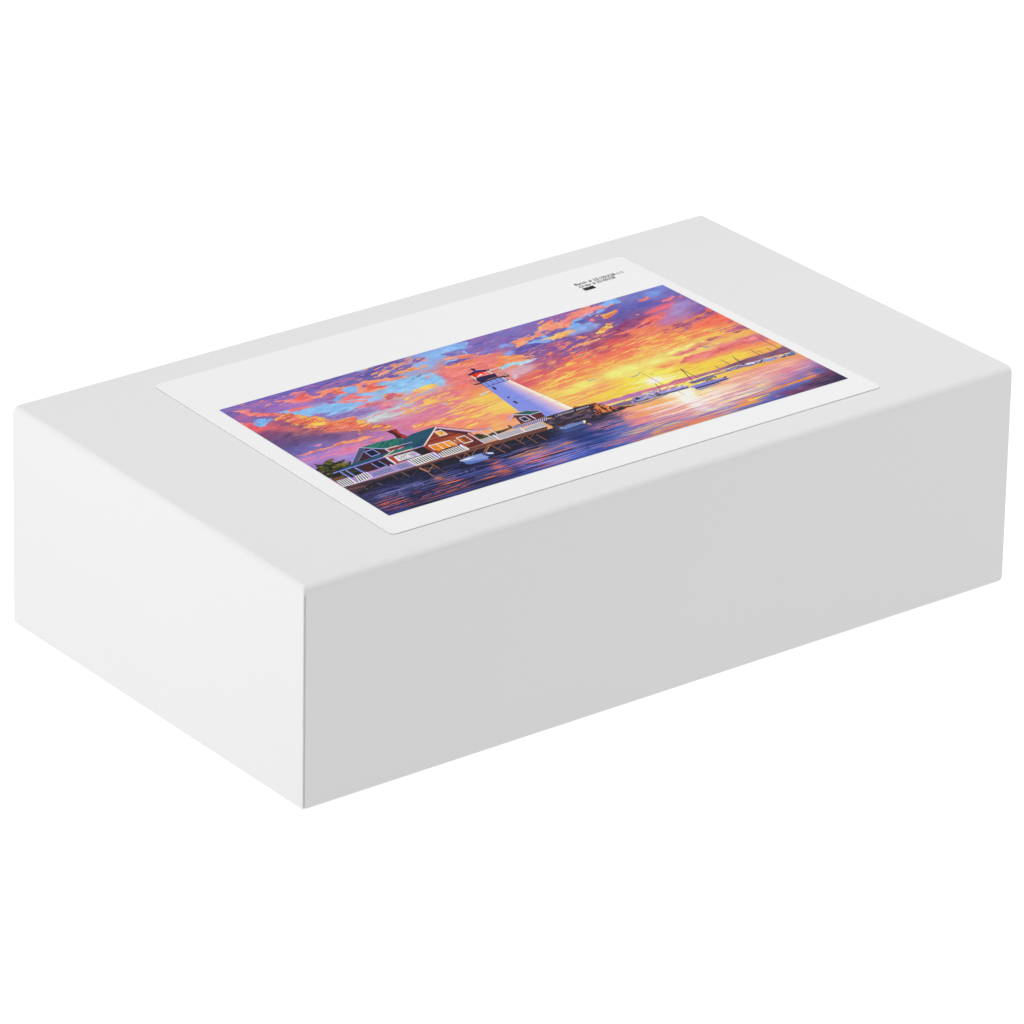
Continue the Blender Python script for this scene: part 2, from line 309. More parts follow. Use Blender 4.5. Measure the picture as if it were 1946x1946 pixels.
C F08870 h=F4A868 r=9 d=5:1286,176 1318,180 1350,188 1323,193 1290,187
C F0A070 h=F4B868 r=8 d=5:1643,322 1739,323 1720,348 1656,340
P F08870 r=7:1493,330 1539,315 1549,322 1523,337 1496,337
P F08870 r=6:1456,267 1483,262 1469,281
P E08078 r=6:1505,259 1537,252 1513,269
P F08870 r=6:1489,280 1521,284 1550,285 1506,288
P A86890 r=10 b=3:1556,242 1600,235 1651,270 1600,287 1557,267
C F4A068 h=F4C868 r=9 d=5:1591,333 1626,329 1626,343 1594,344
C F09068 h=F4B868 r=11 d=6 t=.65:1590,370 1634,363 1686,371 1678,403 1650,439 1595,420 1643,407
N F49868 l=80 w=12 c=.33 s=11 b=25 ang=-12:1279,432 1437,375 1585,357 1678,403 1631,464 1453,479 1294,488
N F4D460 l=70 w=6 c=.2 s=12 b=25 ang=-12:1242,507 1399,450 1654,433 1470,673 1331,641 1233,645
N F0D868 l=110 w=10 c=.28 s=13 b=30 ang=-5:1236,665 1351,664 1493,644 1330,855 1247,824
P 84B0F0 r=9 b=1:2039,9 2104,-9 2137,5 2119,56 2077,44 2033,64 2016,38
P 84B0F0 r=9 b=1:1952,83 1991,61 2028,69 2000,86 1940,98 1917,109 1907,79
P 90A8E4 r=14 b=8 a=.9:1774,174 1837,147 1875,155 1876,201 1844,223 1784,225 1716,230 1706,215
C F0888C h=F4A080 r=11 d=6:1828,41 1899,29 1969,23 2025,26 2026,63 1974,54 1928,67 1887,92 1882,80 1840,86 1795,108 1749,112 1717,125 1752,78 1798,57
P F08880 r=6:2017,65 2070,40 2091,45 2060,56 2027,71
C F08C68 h=F4C068 r=9 d=7 t=.6:1962,118 1999,117 2040,110 2066,114 2036,134 2002,146 1961,171 1949,153
C F0A060 h=F4E070 r=9 d=7 t=.5:1820,268 1854,238 1899,226 1928,255 1900,262 1855,275 1823,279
C F09468 h=F4C868 r=8 d=4:1917,203 1941,210 1964,209 1923,233 1909,224
P F08078 r=7:1874,137 1904,122 1909,139 1890,159 1884,144
P F47C6C r=7:2192,89 2220,72 2241,78 2260,55 2255,79 2269,80 2230,97 2210,95
P F0A068 r=4:2084,199 2110,203 2091,213
P F47C6C r=4:2087,144 2096,142 2086,151
P F0A068 r=4:1941,112 1950,109 1968,100 1942,122
P F07878 r=8:2272,155 2303,140 2359,125 2350,146 2317,150 2331,169 2296,167
P F07878 r=5:2359,152 2399,139 2374,158
P B06CA0 r=6 b=2:2340,70 2382,58 2385,65 2347,75
P 904C78 r=12 b=8:2006,220 2103,235 2150,232 2076,270 1993,283 1902,307 1878,291
C F07468 h=F48868 r=12 d=5:1874,324 1966,317 2058,293 2138,260 2192,243 2165,296 2109,320 2022,338 1981,345 1914,338
P F07078 r=10 b=2:2131,209 2210,193 2261,183 2317,187 2287,211 2210,220 2159,229
P E07078 r=9 b=2:2177,224 2178,260 2229,260 2250,257 2213,276 2155,289
P A05078 r=9 b=2:1989,324 2049,304 2104,298 2077,315 2022,329 1989,333
C F4986C h=F4C070 r=9 d=5:1637,324 1678,318 1751,316 1799,319 1760,332 1697,340 1658,334
C F08C64 h=F4B068 r=10 d=5:1593,363 1684,374 1662,385 1613,403 1697,400 1794,399 1753,405 1699,411 1636,428 1590,386
P F4A068 r=6:1705,245 1744,250 1772,270 1759,277 1733,260 1707,251
P F08868 r=6:1590,335 1621,326 1620,347 1595,347
P F08878 r=6:1792,262 1817,253 1805,266
N D8585C l=90 w=9 c=.3 s=21 b=20 ang=-12:1500,410 1866,353 2123,302 2098,356 1845,426 1583,442 1466,455
N F09060 l=90 w=10 c=.35 s=22 b=20 ang=-10:1694,390 1866,353 2013,350 2000,412 1868,442 1755,450
N F4D860 l=70 w=6 c=.19 s=23 b=30 ang=-6:1479,438 1727,439 2009,400 2151,464 2044,599 1827,586 1602,601 1340,621
N F4E070 l=110 w=8 c=.14 s=24 b=30 ang=-3:1386,561 1586,530 1768,571 2070,566 1981,677 1701,610 1457,652 1303,670
N F09468 l=120 w=10 c=.3 s=25 b=25 ang=-1:1249,741 1455,701 1517,710 1578,769 1402,814 1266,810 1221,779
N F0D84C l=160 w=7 c=.35 s=26 b=25 ang=-1:1221,779 1517,710 1661,752 1894,786 1829,868 1558,839 1378,846
N F8F8D8 l=180 w=6 c=.3 s=27 b=30 ang=2:1552,801 1672,784 1774,788 1885,797 1833,862 1692,848 1558,839
P F8F8F4 r=6 b=10:1679,802 1719,791 1750,801 1728,823 1686,828
P F8F8E0 r=4 b=3:1624,818 1717,816 1863,825 1860,829 1709,826
C 98507C h=F08858 r=13 d=5:2046,408 2112,402 2149,392 2205,378 2237,392 2311,381 2363,363 2391,365 2316,402 2261,426 2182,451 2137,472 2104,449 2081,424
N F08858 l=60 w=9 c=.3 s=31 b=15 ang=-9:2037,420 2158,381 2260,363 2386,334 2395,359 2252,437 2128,483
P F06858 r=9 b=2:2379,329 2397,315 2398,356 2381,367 2374,353
P F47460 r=12 b=8:2363,399 2398,401 2398,478 2377,481 2280,466 2201,473 2173,462 2266,438
P C06070 r=12 b=2:2213,525 2283,521 2340,526 2294,538 2237,542
P C06078 r=10 b=2:2377,481 2398,478 2389,534 2359,521
C B06080 h=F0A058 r=12 d=4:2267,563 2301,543 2338,542 2373,540 2401,546 2406,616 2373,602 2341,615 2286,594
C B86478 h=F0B060 r=10 d=4:2148,602 2180,590 2221,583 2256,599 2231,616 2178,615
N F4D860 l=90 w=7 c=.3 s=32 b=25 ang=-1:1939,439 2085,436 2164,473 2276,516 2387,559 2392,615 2171,601 1987,560 1877,517
P F0E888 r=12 b=6:2070,591 2148,585 2150,604 2084,619 1970,626 1870,616 1839,612 1961,593
P E89078 r=12 b=3 a=.8:1916,640 2002,631 2130,607 2185,628 2103,640 2012,664 1944,659
P C87080 r=10 b=4:2282,687 2319,687 2374,664 2383,697 2398,738 2386,751 2310,742 2232,704
C E47878 h=E87C80 r=12 d=4:1959,704 1990,691 2040,692 2095,695 2138,691 2190,667 2250,682 2300,683 2360,681 2360,725 2250,726 2136,733 2027,734 1973,748 1919,736
P E87C74 r=10 b=2:2038,694 2063,690 2063,703 2042,706
N F0A060 l=160 w=7 c=.35 s=33 b=20 ang=-1:1814,688 1964,724 2391,746 2300,856 1921,822 1780,775
N F0E050 l=180 w=6 c=.3 s=34 b=20 ang=1:1726,754 1973,757 2350,795 2304,850 1916,828 1715,814
P F08868 r=8 b=2:1796,710 1850,705 1898,717 1896,728 1831,734
P F8F8F4 r=6 b=8:1679,806 1721,793 1755,808 1730,825 1686,827
M 504068 :863.3,210.9 884.5,203.9 886.9,198.3 865.6,205.3
M 504068 :892.8,206.9 906.3,200.3 908.3,194.3 894.8,201.0|904.2,201.2 930.8,192.1 933.4,185.9 906.8,195.0
M 504068 :904.2,200.0 914.8,205.4 918.2,200.4 907.6,195.1
M 6868A8 :1477.8,644.9 1480.6,658.9 1484.8,654.7 1482.0,640.8|1480.6,658.9 1502.1,653.1 1504.5,648.0 1483.1,653.9|1500.3,653.1 1515.8,657.6 1519.3,652.5 1503.8,648.1
N F08C88 l=50 w=9 c=.14 s=181 b=12 ang=-3:93,-17 354,38 528,96 518,173 320,150 113,80
N B074A8 l=90 w=16 c=.3 s=182 b=20 ang=-3:15,-8 431,-13 754,20 714,77 412,79 84,60
N E8809C l=80 w=7 c=.3 s=183 b=14 ang=-3:-21,620 91,608 340,630 288,704 129,673 8,669
N 8878B4 l=60 w=8 c=.3 s=184 b=12 ang=-3:320,274 546,337 487,420 344,362
N F0A070 l=44 w=9 c=.2 s=185 b=14 ang=-7:727,-1 958,-8 1078,38 988,162 869,172 668,243 584,203
N E888A0 l=60 w=9 c=.3 s=186 b=20 ang=-7:529,282 680,332 849,304 958,361 870,482 690,473 421,437
N F4B068 l=60 w=8 c=.22 s=187 b=16 ang=-7:713,337 916,315 981,432 886,563 685,532 586,463
N F09078 l=70 w=9 c=.26 s=188 b=20 ang=-7:1066,161 1314,203 1232,313 1052,336 945,353
N 9070A8 l=60 w=12 c=.25 s=189 b=20 ang=-7:1287,14 1457,9 1314,203 1187,151
N 9468A8 l=70 w=12 c=.3 s=190 b=20 ang=-13:1336,-7 1605,-30 1836,-24 1749,90 1580,107 1413,124 1266,115
N F09878 l=44 w=9 c=.22 s=191 b=14 ang=-13:1446,147 1675,58 1973,3 1909,86 1711,141 1538,163
N F08870 l=50 w=8 c=.2 s=192 b=16 ang=-12:1443,239 1635,240 1792,255 1697,378 1546,357 1394,355
N 7C60A0 l=60 w=10 c=.25 s=193 b=16 ang=-12:1468,256 1763,292 1631,464 1435,402
N F07C60 l=90 w=10 c=.3 s=216 b=30 ang=-6:1449,477 1706,467 1988,473 2088,543 2035,610 1732,571 1533,553 1365,588
N F08868 l=60 w=8 c=.16 s=194 b=16 ang=-12:1621,252 1799,253 1964,227 1943,301 1761,349 1535,365
N D87088 l=60 w=8 c=.25 s=195 b=16 ang=-12:2112,223 2298,173 2383,160 2311,227 2123,302
N F49468 l=60 w=8 c=.25 s=196 b=14 ang=-9:2220,495 2401,497 2410,575 2267,616 2150,604
N F0A868 l=50 w=7 c=.2 s=197 b=14 ang=-1:2148,585 2304,571 2401,586 2397,636 2240,649 2135,645
N D87880 l=80 w=9 c=.25 s=198 b=14 ang=-1:1970,626 2198,611 2332,626 2305,659 2117,668 1963,681
G 000000 :0,0
P B878A8 r=2 b=1:1363,858 1418,865 1453,860 1486,867 1521,858 1561,861 1603,861 1663,861 1640,891 1555,895 1485,895 1382,893 1359,873
P D07890 r=2 b=1:1607,860 1656,865 1743,867 1787,856 1854,860 1902,868 1989,870 1972,891 1856,903 1726,888 1584,890
P AC748C r=2 b=1:1902,868 1989,870 2066,864 2159,860 2199,854 2252,856 2300,856 2268,894 2143,901 2024,894 1880,895
P 886078 r=2 b=1:2062,863 2139,857 2182,849 2250,853 2286,853 2323,853 2375,842 2398,845 2398,905 2385,909 2334,899 2252,894 2146,892 2040,890
P F0D080 b=1:1379,897 1483,898 1532,898 1525,906 1475,908 1387,909
P 806880 b=1:1385,912 1471,914 1517,917 1496,952 1470,950 1390,928
M 8078B0 :1481.4,893.4 1475.0,911.5 1478.5,909.8 1484.9,891.7|1478.9,907.6 1401.1,912.1 1398.5,916.5 1476.3,912.0
M 7C6898 :1849.6,910.4 2008.7,914.4 2014.5,905.4 1855.3,901.4|2006.5,914.3 2096.5,916.2 2102.4,907.2 2012.3,905.3|2094.3,916.1 2164.2,921.0 2170.3,912.0 2100.3,907.1
P F0E090 b=0:1809,896 1972,891 1970,898 1816,909
M F0D890 :1582.4,891.8 1723.0,893.1 1725.5,889.2 1584.8,887.9|1722.1,893.1 1807.8,897.7 1810.3,893.8 1724.6,889.2
M F0D0A0 :2006.1,893.1 2110.7,888.8 2113.2,884.9 2008.6,889.2
M 9088B8 :2025.3,913.2 2100.4,912.5 2108.2,900.1 2033.1,900.8|2097.7,912.8 2143.9,903.6 2150.7,891.3 2104.5,900.5|2140.0,904.0 2256.7,910.9 2265.0,898.5 2148.2,891.5
N F0E8C8 l=14 w=5 c=.3 s=41 b=2 ang=-1:2048,885 2150,892 2264,899 2250,915 2139,906 2035,902
N 302848 l=12 w=5 c=.22 s=42 b=2 ang=-1:2044,891 2150,892 2264,899 2246,921 2130,917 2026,912
M 9088C0 :2025.5,907.4 2132.2,911.9 2140.4,899.5 2033.6,895.0|2129.2,911.7 2231.8,921.8 2240.2,909.4 2137.6,899.3|2229.0,921.7 2320.6,923.6 2328.8,911.2 2237.1,909.3|2317.7,923.6 2391.4,921.3 2399.4,908.8 2325.6,911.2
N F0E8C8 l=14 w=5 c=.3 s=43 b=2 ang=-1:2042,888 2146,892 2248,899 2398,905 2392,918 2230,921 2130,911 2031,901
N 302848 l=12 w=5 c=.25 s=44 b=2 ang=-1:2035,896 2141,898 2244,905 2396,908 2385,926 2226,926 2124,919 2022,912
P 9C94CC b=0:1522,901 1585,896 1660,890 1714,911 1781,915 1795,942 1780,956 1636,947 1486,955 1486,942
N F0E0B0 l=16 w=6 c=.35 s=45 b=2 ang=-1:1524,903 1587,893 1687,900 1785,901 1797,935 1768,931 1631,927 1529,923
N 302840 l=20 w=6 c=.3 s=46 b=2 ang=-1:1520,908 1577,906 1675,916 1797,935 1785,951 1614,949 1489,952
N E07050 l=26 w=5 c=.3 s=47 b=2 ang=-1:1643,886 1732,889 1814,896 1801,912 1710,916 1635,913
M 283048 :1475.5,955.4 1634.2,950.9 1637.3,945.9 1478.4,950.4|1633.0,950.9 1785.1,956.0 1788.2,951.0 1636.1,945.9
P A098E8 b=0:1668,928 1757,928 1763,938 1684,939 1667,940
M 585078 :1616.9,944.4 1687.4,946.5 1692.3,938.7 1621.7,936.6|1685.5,946.4 1783.9,953.7 1788.9,945.9 1690.5,938.7
M F8F0E8 :1680.7,904.0 1750.8,901.7 1754.2,896.1 1684.0,898.4
P 6068A0 b=1 a=.7:1482,960 1570,960 1665,951 1678,956 1566,973 1518,973
M C03C30 :1747.7,895.1 1806.7,897.7 1809.2,893.8 1750.2,891.1
P 8C84CC b=0:1792,947 1877,943 1942,951 1983,957 1976,970 1907,972 1813,982 1803,969
P 38407C b=0:1803,969 1909,969 1983,966 1987,978 1898,983 1802,983
M 283080 :1832.6,931.6 1886.0,933.9 1891.4,925.5 1838.0,923.2|1884.1,933.9 1954.6,928.3 1959.6,919.9 1889.1,925.5
P F0E070 b=0:1834,939 1870,930 1883,939 1841,948
N 282840 l=12 w=6 c=.4 s=48 b=2 ang=-0:1888,934 1957,932 1955,947 1888,951
P 3C3450 b=0:1971,950 1993,948 1987,961 1969,957
P 806898 b=0:1816,909 1957,910 1949,919 1821,929
P 6878B8 b=2 a=.8:1798,984 1925,985 1925,993 1812,1002
M 584060 :1878.0,778.2 1880.1,899.1 1884.5,895.4 1882.5,774.5
M 403860 :1877.6,777.8 1870.2,813.3 1875.9,809.5 1883.4,774.0|1870.9,810.6 1831.0,932.8 1836.5,929.9 1876.5,807.6
M C87840 :1715.0,706.9 1715.3,817.9 1719.2,814.6 1718.9,703.6|1715.3,816.6 1713.9,908.7 1717.8,905.6 1719.2,813.4
M 905860 :1693.8,838.3 1662.3,919.3 1667.1,917.2 1698.6,836.1
M 604868 :2082.2,800.4 2082.4,878.4 2085.9,875.5 2085.7,797.5
M 604868 :2146.4,793.9 2131.9,896.6 2136.3,893.4 2150.8,790.7
M 604868 :2137.0,821.2 2127.8,892.9 2131.3,890.3 2140.5,818.6
M 6C4C64 :2018.5,832.5 2014.5,865.0 2017.9,862.4 2021.9,829.9
M 6C4C64 :2025.6,841.3 2014.8,882.0 2018.1,879.9 2028.9,839.2
M 604868 :2251.1,791.7 2251.7,860.5 2256.2,856.8 2255.7,787.9
M 6C4C64 :2274.4,809.9 2274.8,850.0 2278.4,847.1 2278.0,807.0
M 605070 :2361.7,709.2 2363.8,846.6 2368.3,842.8 2366.3,705.4|2363.9,844.9 2359.3,877.9 2363.8,874.6 2368.4,841.6
M 6C4C64 :2320.6,814.5 2320.9,854.6 2324.5,851.7 2324.1,811.5
P 8C98D8 b=0:2225,909 2269,909 2294,927 2257,931 2230,930
P 5080C0 b=0:2344,915 2376,911 2392,922 2380,936 2346,929
P 283050 b=0:2345,926 2386,931 2383,937 2345,934
P 504060 b=0:2312,922 2341,926 2336,935 2311,933
P 403050 b=0:2215,923 2219,930 2211,935
P 5C60A8 b=1:2130,911 2192,915 2203,919 2158,922 2128,922
P E0D8F0 b=0:2139,896 2166,894 2203,902 2142,910
M C878A0 :2361.0,936.4 2364.1,1058.5 2366.1,1056.8 2363.1,934.7
M C878A0 :2140.9,928.2 2148.9,1001.9 2150.9,1000.2 2142.9,926.4
M D088A0 :2089.1,917.2 2086.6,1025.4 2088.1,1024.2 2090.6,916.0
M D088A0 :2252.2,937.2 2257.6,1017.9 2259.1,1016.6 2253.7,936.0
M E08850 :1725.1,960.2 1724.5,998.0 1727.4,995.7 1728.0,957.9
M E8A870 :1722.5,962.6 1721.9,1078.5 1724.8,1076.2 1725.4,960.2
M C880A8 :1875.2,1001.5 1877.8,1094.9 1879.7,1093.3 1877.2,999.9
M 6068A8 :1649.6,730.7 1683.4,729.7 1686.5,724.6 1652.6,725.6
M 6068A8 :1679.1,732.6 1695.4,722.0 1696.5,717.3 1680.2,727.9|1693.4,723.3 1715.0,710.6 1716.4,705.6 1694.8,718.3
M 405068 :2093.6,637.5 2122.1,661.8 2125.8,657.4 2097.3,633.1
M 7090C8 :2103.7,668.3 2137.7,661.8 2141.5,654.9 2107.5,661.5
M 506890 :2145.9,658.1 2162.8,660.8 2165.6,656.8 2148.7,654.1
M 807860 :1731.4,752.0 1744.1,750.1 1745.7,747.3 1732.9,749.2|1743.2,749.9 1752.0,757.7 1754.2,755.0 1745.5,747.2
N 1E2444 l=160 w=7 c=.35 s=51 b=20 ang=0:261,1045 976,1028 807,1251 108,1259
N 5058A0 l=180 w=6 c=.28 s=52 b=20 ang=0:241,1072 933,1085 807,1251 108,1259
N 6870B8 l=140 w=4 c=.16 s=53 b=20 ang=0:281,1017 738,1036 933,1085 849,1196 182,1155
N F07850 l=70 w=5 c=.38 s=54 b=18 ang=0:369,1060 410,1088 458,1170 457,1220 389,1214 338,1196 345,1127
N F09858 l=40 w=5 c=.4 s=55 b=10 ang=0:377,1074 398,1088 388,1147 364,1181 365,1140
N F08058 l=90 w=5 c=.35 s=56 b=18 ang=0:648,1059 668,1081 663,1186 633,1216 518,1211 486,1181 611,1159
N F07850 l=120 w=4 c=.2 s=57 b=18 ang=0:202,1127 398,1154 461,1214 310,1225 128,1231
N F0A060 l=120 w=5 c=.45 s=58 b=14 ang=0:738,1061 832,1057 950,1062 900,1129 790,1113 725,1103
N F07060 l=140 w=5 c=.35 s=59 b=18 ang=0:688,1153 802,1147 891,1141 807,1251 715,1213
N B088C8 l=120 w=5 c=.25 s=60 b=18 ang=0:766,1097 912,1113 828,1224 728,1197
N 504870 l=80 w=4 c=.3 s=61 b=15 ang=0:-9,985 145,999 438,1022 345,1150 88,1126 11,1096
N F07050 l=110 w=4 c=.22 s=62 b=15 ang=0:15,1114 150,1131 345,1150 283,1236 17,1227
N 8888C8 l=90 w=3 c=.16 s=63 b=15 ang=0:10,1051 172,1055 408,1063 363,1125 95,1116 26,1122
N 403848 l=140 w=5 c=.4 s=64 b=10 ang=0:0,938 149,948 156,983 -3,1004
N E88068 l=150 w=5 c=.38 s=65 b=20 ang=0:841,1062 935,1072 1053,1097 1059,1133 944,1195 846,1191 748,1186
N F0A050 l=130 w=5 c=.5 s=66 b=10 ang=0:822,1088 961,1105 1053,1105 1043,1118 904,1113 798,1119
N F06850 l=160 w=7 c=.55 s=67 b=12 ang=0:770,1224 857,1221 931,1230 918,1247 807,1242
N 8888D8 l=140 w=5 c=.3 s=68 b=20 ang=0:775,1150 1029,1128 1138,1164 1163,1220 1014,1236 710,1237
N 304080 l=180 w=6 c=.4 s=69 b=20 ang=0:1057,1029 1316,1023 1314,1070 1118,1190 1045,1108
N E090A0 l=150 w=4 c=.3 s=70 b=16 ang=0:1169,1034 1323,1027 1353,1064 1288,1148 1155,1120
N F0C070 l=150 w=5 c=.33 s=71 b=18 ang=0:1211,1158 1300,1132 1446,1136 1385,1214 1235,1215
N F08050 l=150 w=6 c=.4 s=72 b=14 ang=0:1110,1200 1248,1199 1385,1214 1344,1266 1207,1251 1117,1236
N 5060B0 l=160 w=5 c=.35 s=73 b=18 ang=0:1261,1049 1408,1038 1458,1121 1344,1266 1143,1246 1138,1164
N F0B890 l=140 w=4 c=.3 s=74 b=12 ang=0:1386,1022 1485,985 1558,995 1467,1110 1367,1090
N 403850 l=50 w=8 c=.4 s=75 b=12 ang=0:1268,973 1368,978 1424,1000 1347,1028 1277,1028
N F8F0E8 l=160 w=4 c=.3 s=76 b=20 ang=0:1462,1008 1634,1012 1775,1011 1962,1057 1812,1241 1640,1179 1407,1123
N E88898 l=170 w=5 c=.35 s=77 b=20 ang=0:1387,1037 1609,1044 1707,1095 1910,1120 1833,1215 1601,1184 1339,1165
N F0A058 l=180 w=5 c=.3 s=78 b=20 ang=0:1412,1006 1642,1001 1767,1021 1940,1083 1854,1189 1626,1153 1350,1108
N F0E070 l=150 w=6 c=.28 s=79 b=16 ang=0:1278,1155 1386,1149 1540,1174 1702,1189 1689,1205 1468,1221 1276,1201
N 7070B8 l=190 w=6 c=.35 s=80 b=16 ang=0:1254,1098 1417,1154 1597,1190 1863,1178 1812,1241 1512,1252 1145,1237
N F08848 l=160 w=6 c=.4 s=81 b=14 ang=0:1173,1201 1356,1232 1506,1216 1841,1204 1799,1256 1508,1257 1244,1242
N F8F8F4 l=90 w=5 c=.6 s=82 b=20 ang=0:1696,956 1750,977 1733,1064 1715,1174 1678,1132 1675,1048
N F0B060 l=120 w=3 c=.35 s=83 b=14 ang=0:1620,986 1690,985 1654,1075 1600,1054
N F8F4E0 l=170 w=4 c=.35 s=84 b=20 ang=0:1783,994 2002,1030 2135,1055 2056,1151 1850,1173 1726,1152
N E88898 l=180 w=5 c=.32 s=85 b=20 ang=0:1758,1068 1976,1062 2144,1045 2034,1177 1806,1183
N F8E060 l=130 w=6 c=.4 s=86 b=14 ang=0:1782,1126 1884,1131 1986,1135 1960,1167 1806,1183
N 7478C0 l=190 w=5 c=.35 s=87 b=16 ang=0:1826,1115 1972,1109 2100,1098 1970,1255 1816,1257 1749,1210
N F09840 l=170 w=6 c=.45 s=88 b=12 ang=0:1802,1188 1943,1188 2017,1198 1978,1245 1830,1240 1794,1241
N F8D8C8 l=150 w=4 c=.3 s=89 b=18 ang=0:1983,960 2141,986 2299,969 2371,968 2344,1000 2106,1071 1896,1067
N 8080C0 l=170 w=4 c=.3 s=90 b=14 ang=0:1954,1083 2138,1076 2390,1032 2392,1093 2278,1123 2009,1145 1903,1146
N F09050 l=170 w=5 c=.4 s=91 b=12 ang=0:1877,1177 2076,1150 2305,1134 2346,1170 2193,1181 1966,1198 1843,1219
N 5C6CB8 l=170 w=6 c=.4 s=92 b=12 ang=0:1965,1156 2165,1129 2366,1125 2301,1181 2126,1218 1927,1245
P F8D040 r=6 b=3:1900,1193 1966,1190 2021,1191 2015,1199 1942,1206 1895,1206
P F09048 r=6 b=2:2037,1173 2099,1166 2179,1155 2291,1149 2316,1154 2280,1163 2170,1166 2054,1177
P F07850 r=6 b=2:2013,1226 2060,1234 2031,1239
P F86850 r=5 b=3:2149,1226 2176,1223 2158,1232
N 3C3454 l=80 w=9 c=.45 s=93 b=14 ang=0:2244,1184 2350,1165 2400,1258 2279,1249 2180,1239
N 805070 l=70 w=7 c=.35 s=94 b=14 ang=0:2071,1221 2247,1202 2368,1144 2391,1202 2292,1234 2100,1250
P 3C50A0 b=6 a=.8:703,1247 1109,1246 1222,1249 1212,1262 1025,1266 691,1262
P 4C58A8 b=4 a=.8:1946,1266 2058,1258 2096,1255 2078,1255 1981,1266
N 22203A l=110 w=8 c=.45 s=201 b=10 ang=0:345,1002 603,986 747,1024 980,1023 933,1085 697,1092 398,1104 301,1088
N 22203A l=110 w=8 c=.45 s=202 b=10 ang=0:21,1013 119,989 453,1001 408,1063 186,1034 40,1056
N 201E34 l=180 w=4 c=.3 s=203 b=14 ang=0:11,1096 371,1114 261,1266 3,1247
N 1E2040 l=180 w=4 c=.3 s=204 b=14 ang=0:222,1100 753,1114 662,1235 112,1253
N E87050 l=80 w=4 c=.3 s=205 b=16 ang=0:644,1039 684,1049 671,1200 629,1221 610,1183
N 24305C l=180 w=4 c=.26 s=206 b=20 ang=0:814,1099 1037,1055 1184,1060 1284,1065 1163,1220 909,1241 718,1227
N F8F4EC l=190 w=3 c=.3 s=207 b=24 ang=0:1555,1023 1979,1036 1833,1215 1601,1184 1433,1133
N E07890 l=190 w=3 c=.28 s=208 b=24 ang=0:1390,1055 1724,1074 1940,1083 1833,1215 1531,1185 1309,1160
N 6C68B0 l=190 w=3 c=.22 s=209 b=24 ang=0:1288,1098 1550,1117 1884,1152 1812,1241 1443,1252 1153,1227
N F8F4E8 l=120 w=5 c=.55 s=210 b=18 ang=0:1703,961 1757,990 1730,1103 1724,1188 1668,1166 1674,1072
N F8F4E8 l=190 w=3 c=.28 s=211 b=24 ang=0:1713,1037 1953,1046 2144,1045 2047,1161 1771,1183
N F8D060 l=190 w=3 c=.22 s=212 b=24 ang=0:1771,1052 1993,1040 2153,1034 2013,1203 1785,1209
N D06898 l=190 w=3 c=.2 s=213 b=24 ang=0:1825,1073 2126,1066 2013,1203 1816,1214
N F8C0B0 l=180 w=3 c=.25 s=214 b=20 ang=0:1961,987 2199,1001 2376,1006 2386,1080 2102,1119 1866,1104
N D07898 l=180 w=3 c=.25 s=215 b=20 ang=0:1979,966 2186,975 2380,957 2383,1061 2192,1097 1954,1083
P 3C3442 r=3 b=0:1062,872 1116,869 1148,859 1246,844 1329,853 1365,857 1382,893 1395,931 1439,945 1482,961 1492,972 1449,968 1407,972 1353,975 1290,981 1229,979 1148,972 1084,975 1063,985 1068,933 1062,904
N 685468 l=34 w=16 c=.3 s=101 b=3 ang=0:1062,872 1144,864 1229,866 1302,883 1296,960 1229,979 1148,972 1084,975 1068,933
N 4C5828 l=60 w=9 c=.22 s=102 b=3 ang=-1:1062,904 1166,903 1275,897 1289,923 1189,919 1077,930
N B07830 l=30 w=6 c=.2 s=103 b=3 ang=-1:1213,887 1318,878 1310,897 1216,905
N E87840 l=26 w=8 c=.42 s=104 b=3 ang=87:1318,878 1363,860 1382,893 1413,943 1396,964 1334,954 1291,965 1294,894
N E8A040 l=26 w=6 c=.2 s=105 b=3 ang=87:1322,872 1361,862 1394,922 1400,959 1343,944
N C85838 l=20 w=5 c=.35 s=106 b=2 ang=0:1390,928 1481,962 1491,973 1453,963 1404,954
P 2C2834 b=0:1072,850 1115,848 1248,842 1367,849 1364,859 1313,866 1140,869 1103,864
P C05030 b=1:1327,851 1367,851 1364,857 1333,857
P 7C5428 r=3 b=0:1249,842 1269,832 1285,839 1290,846
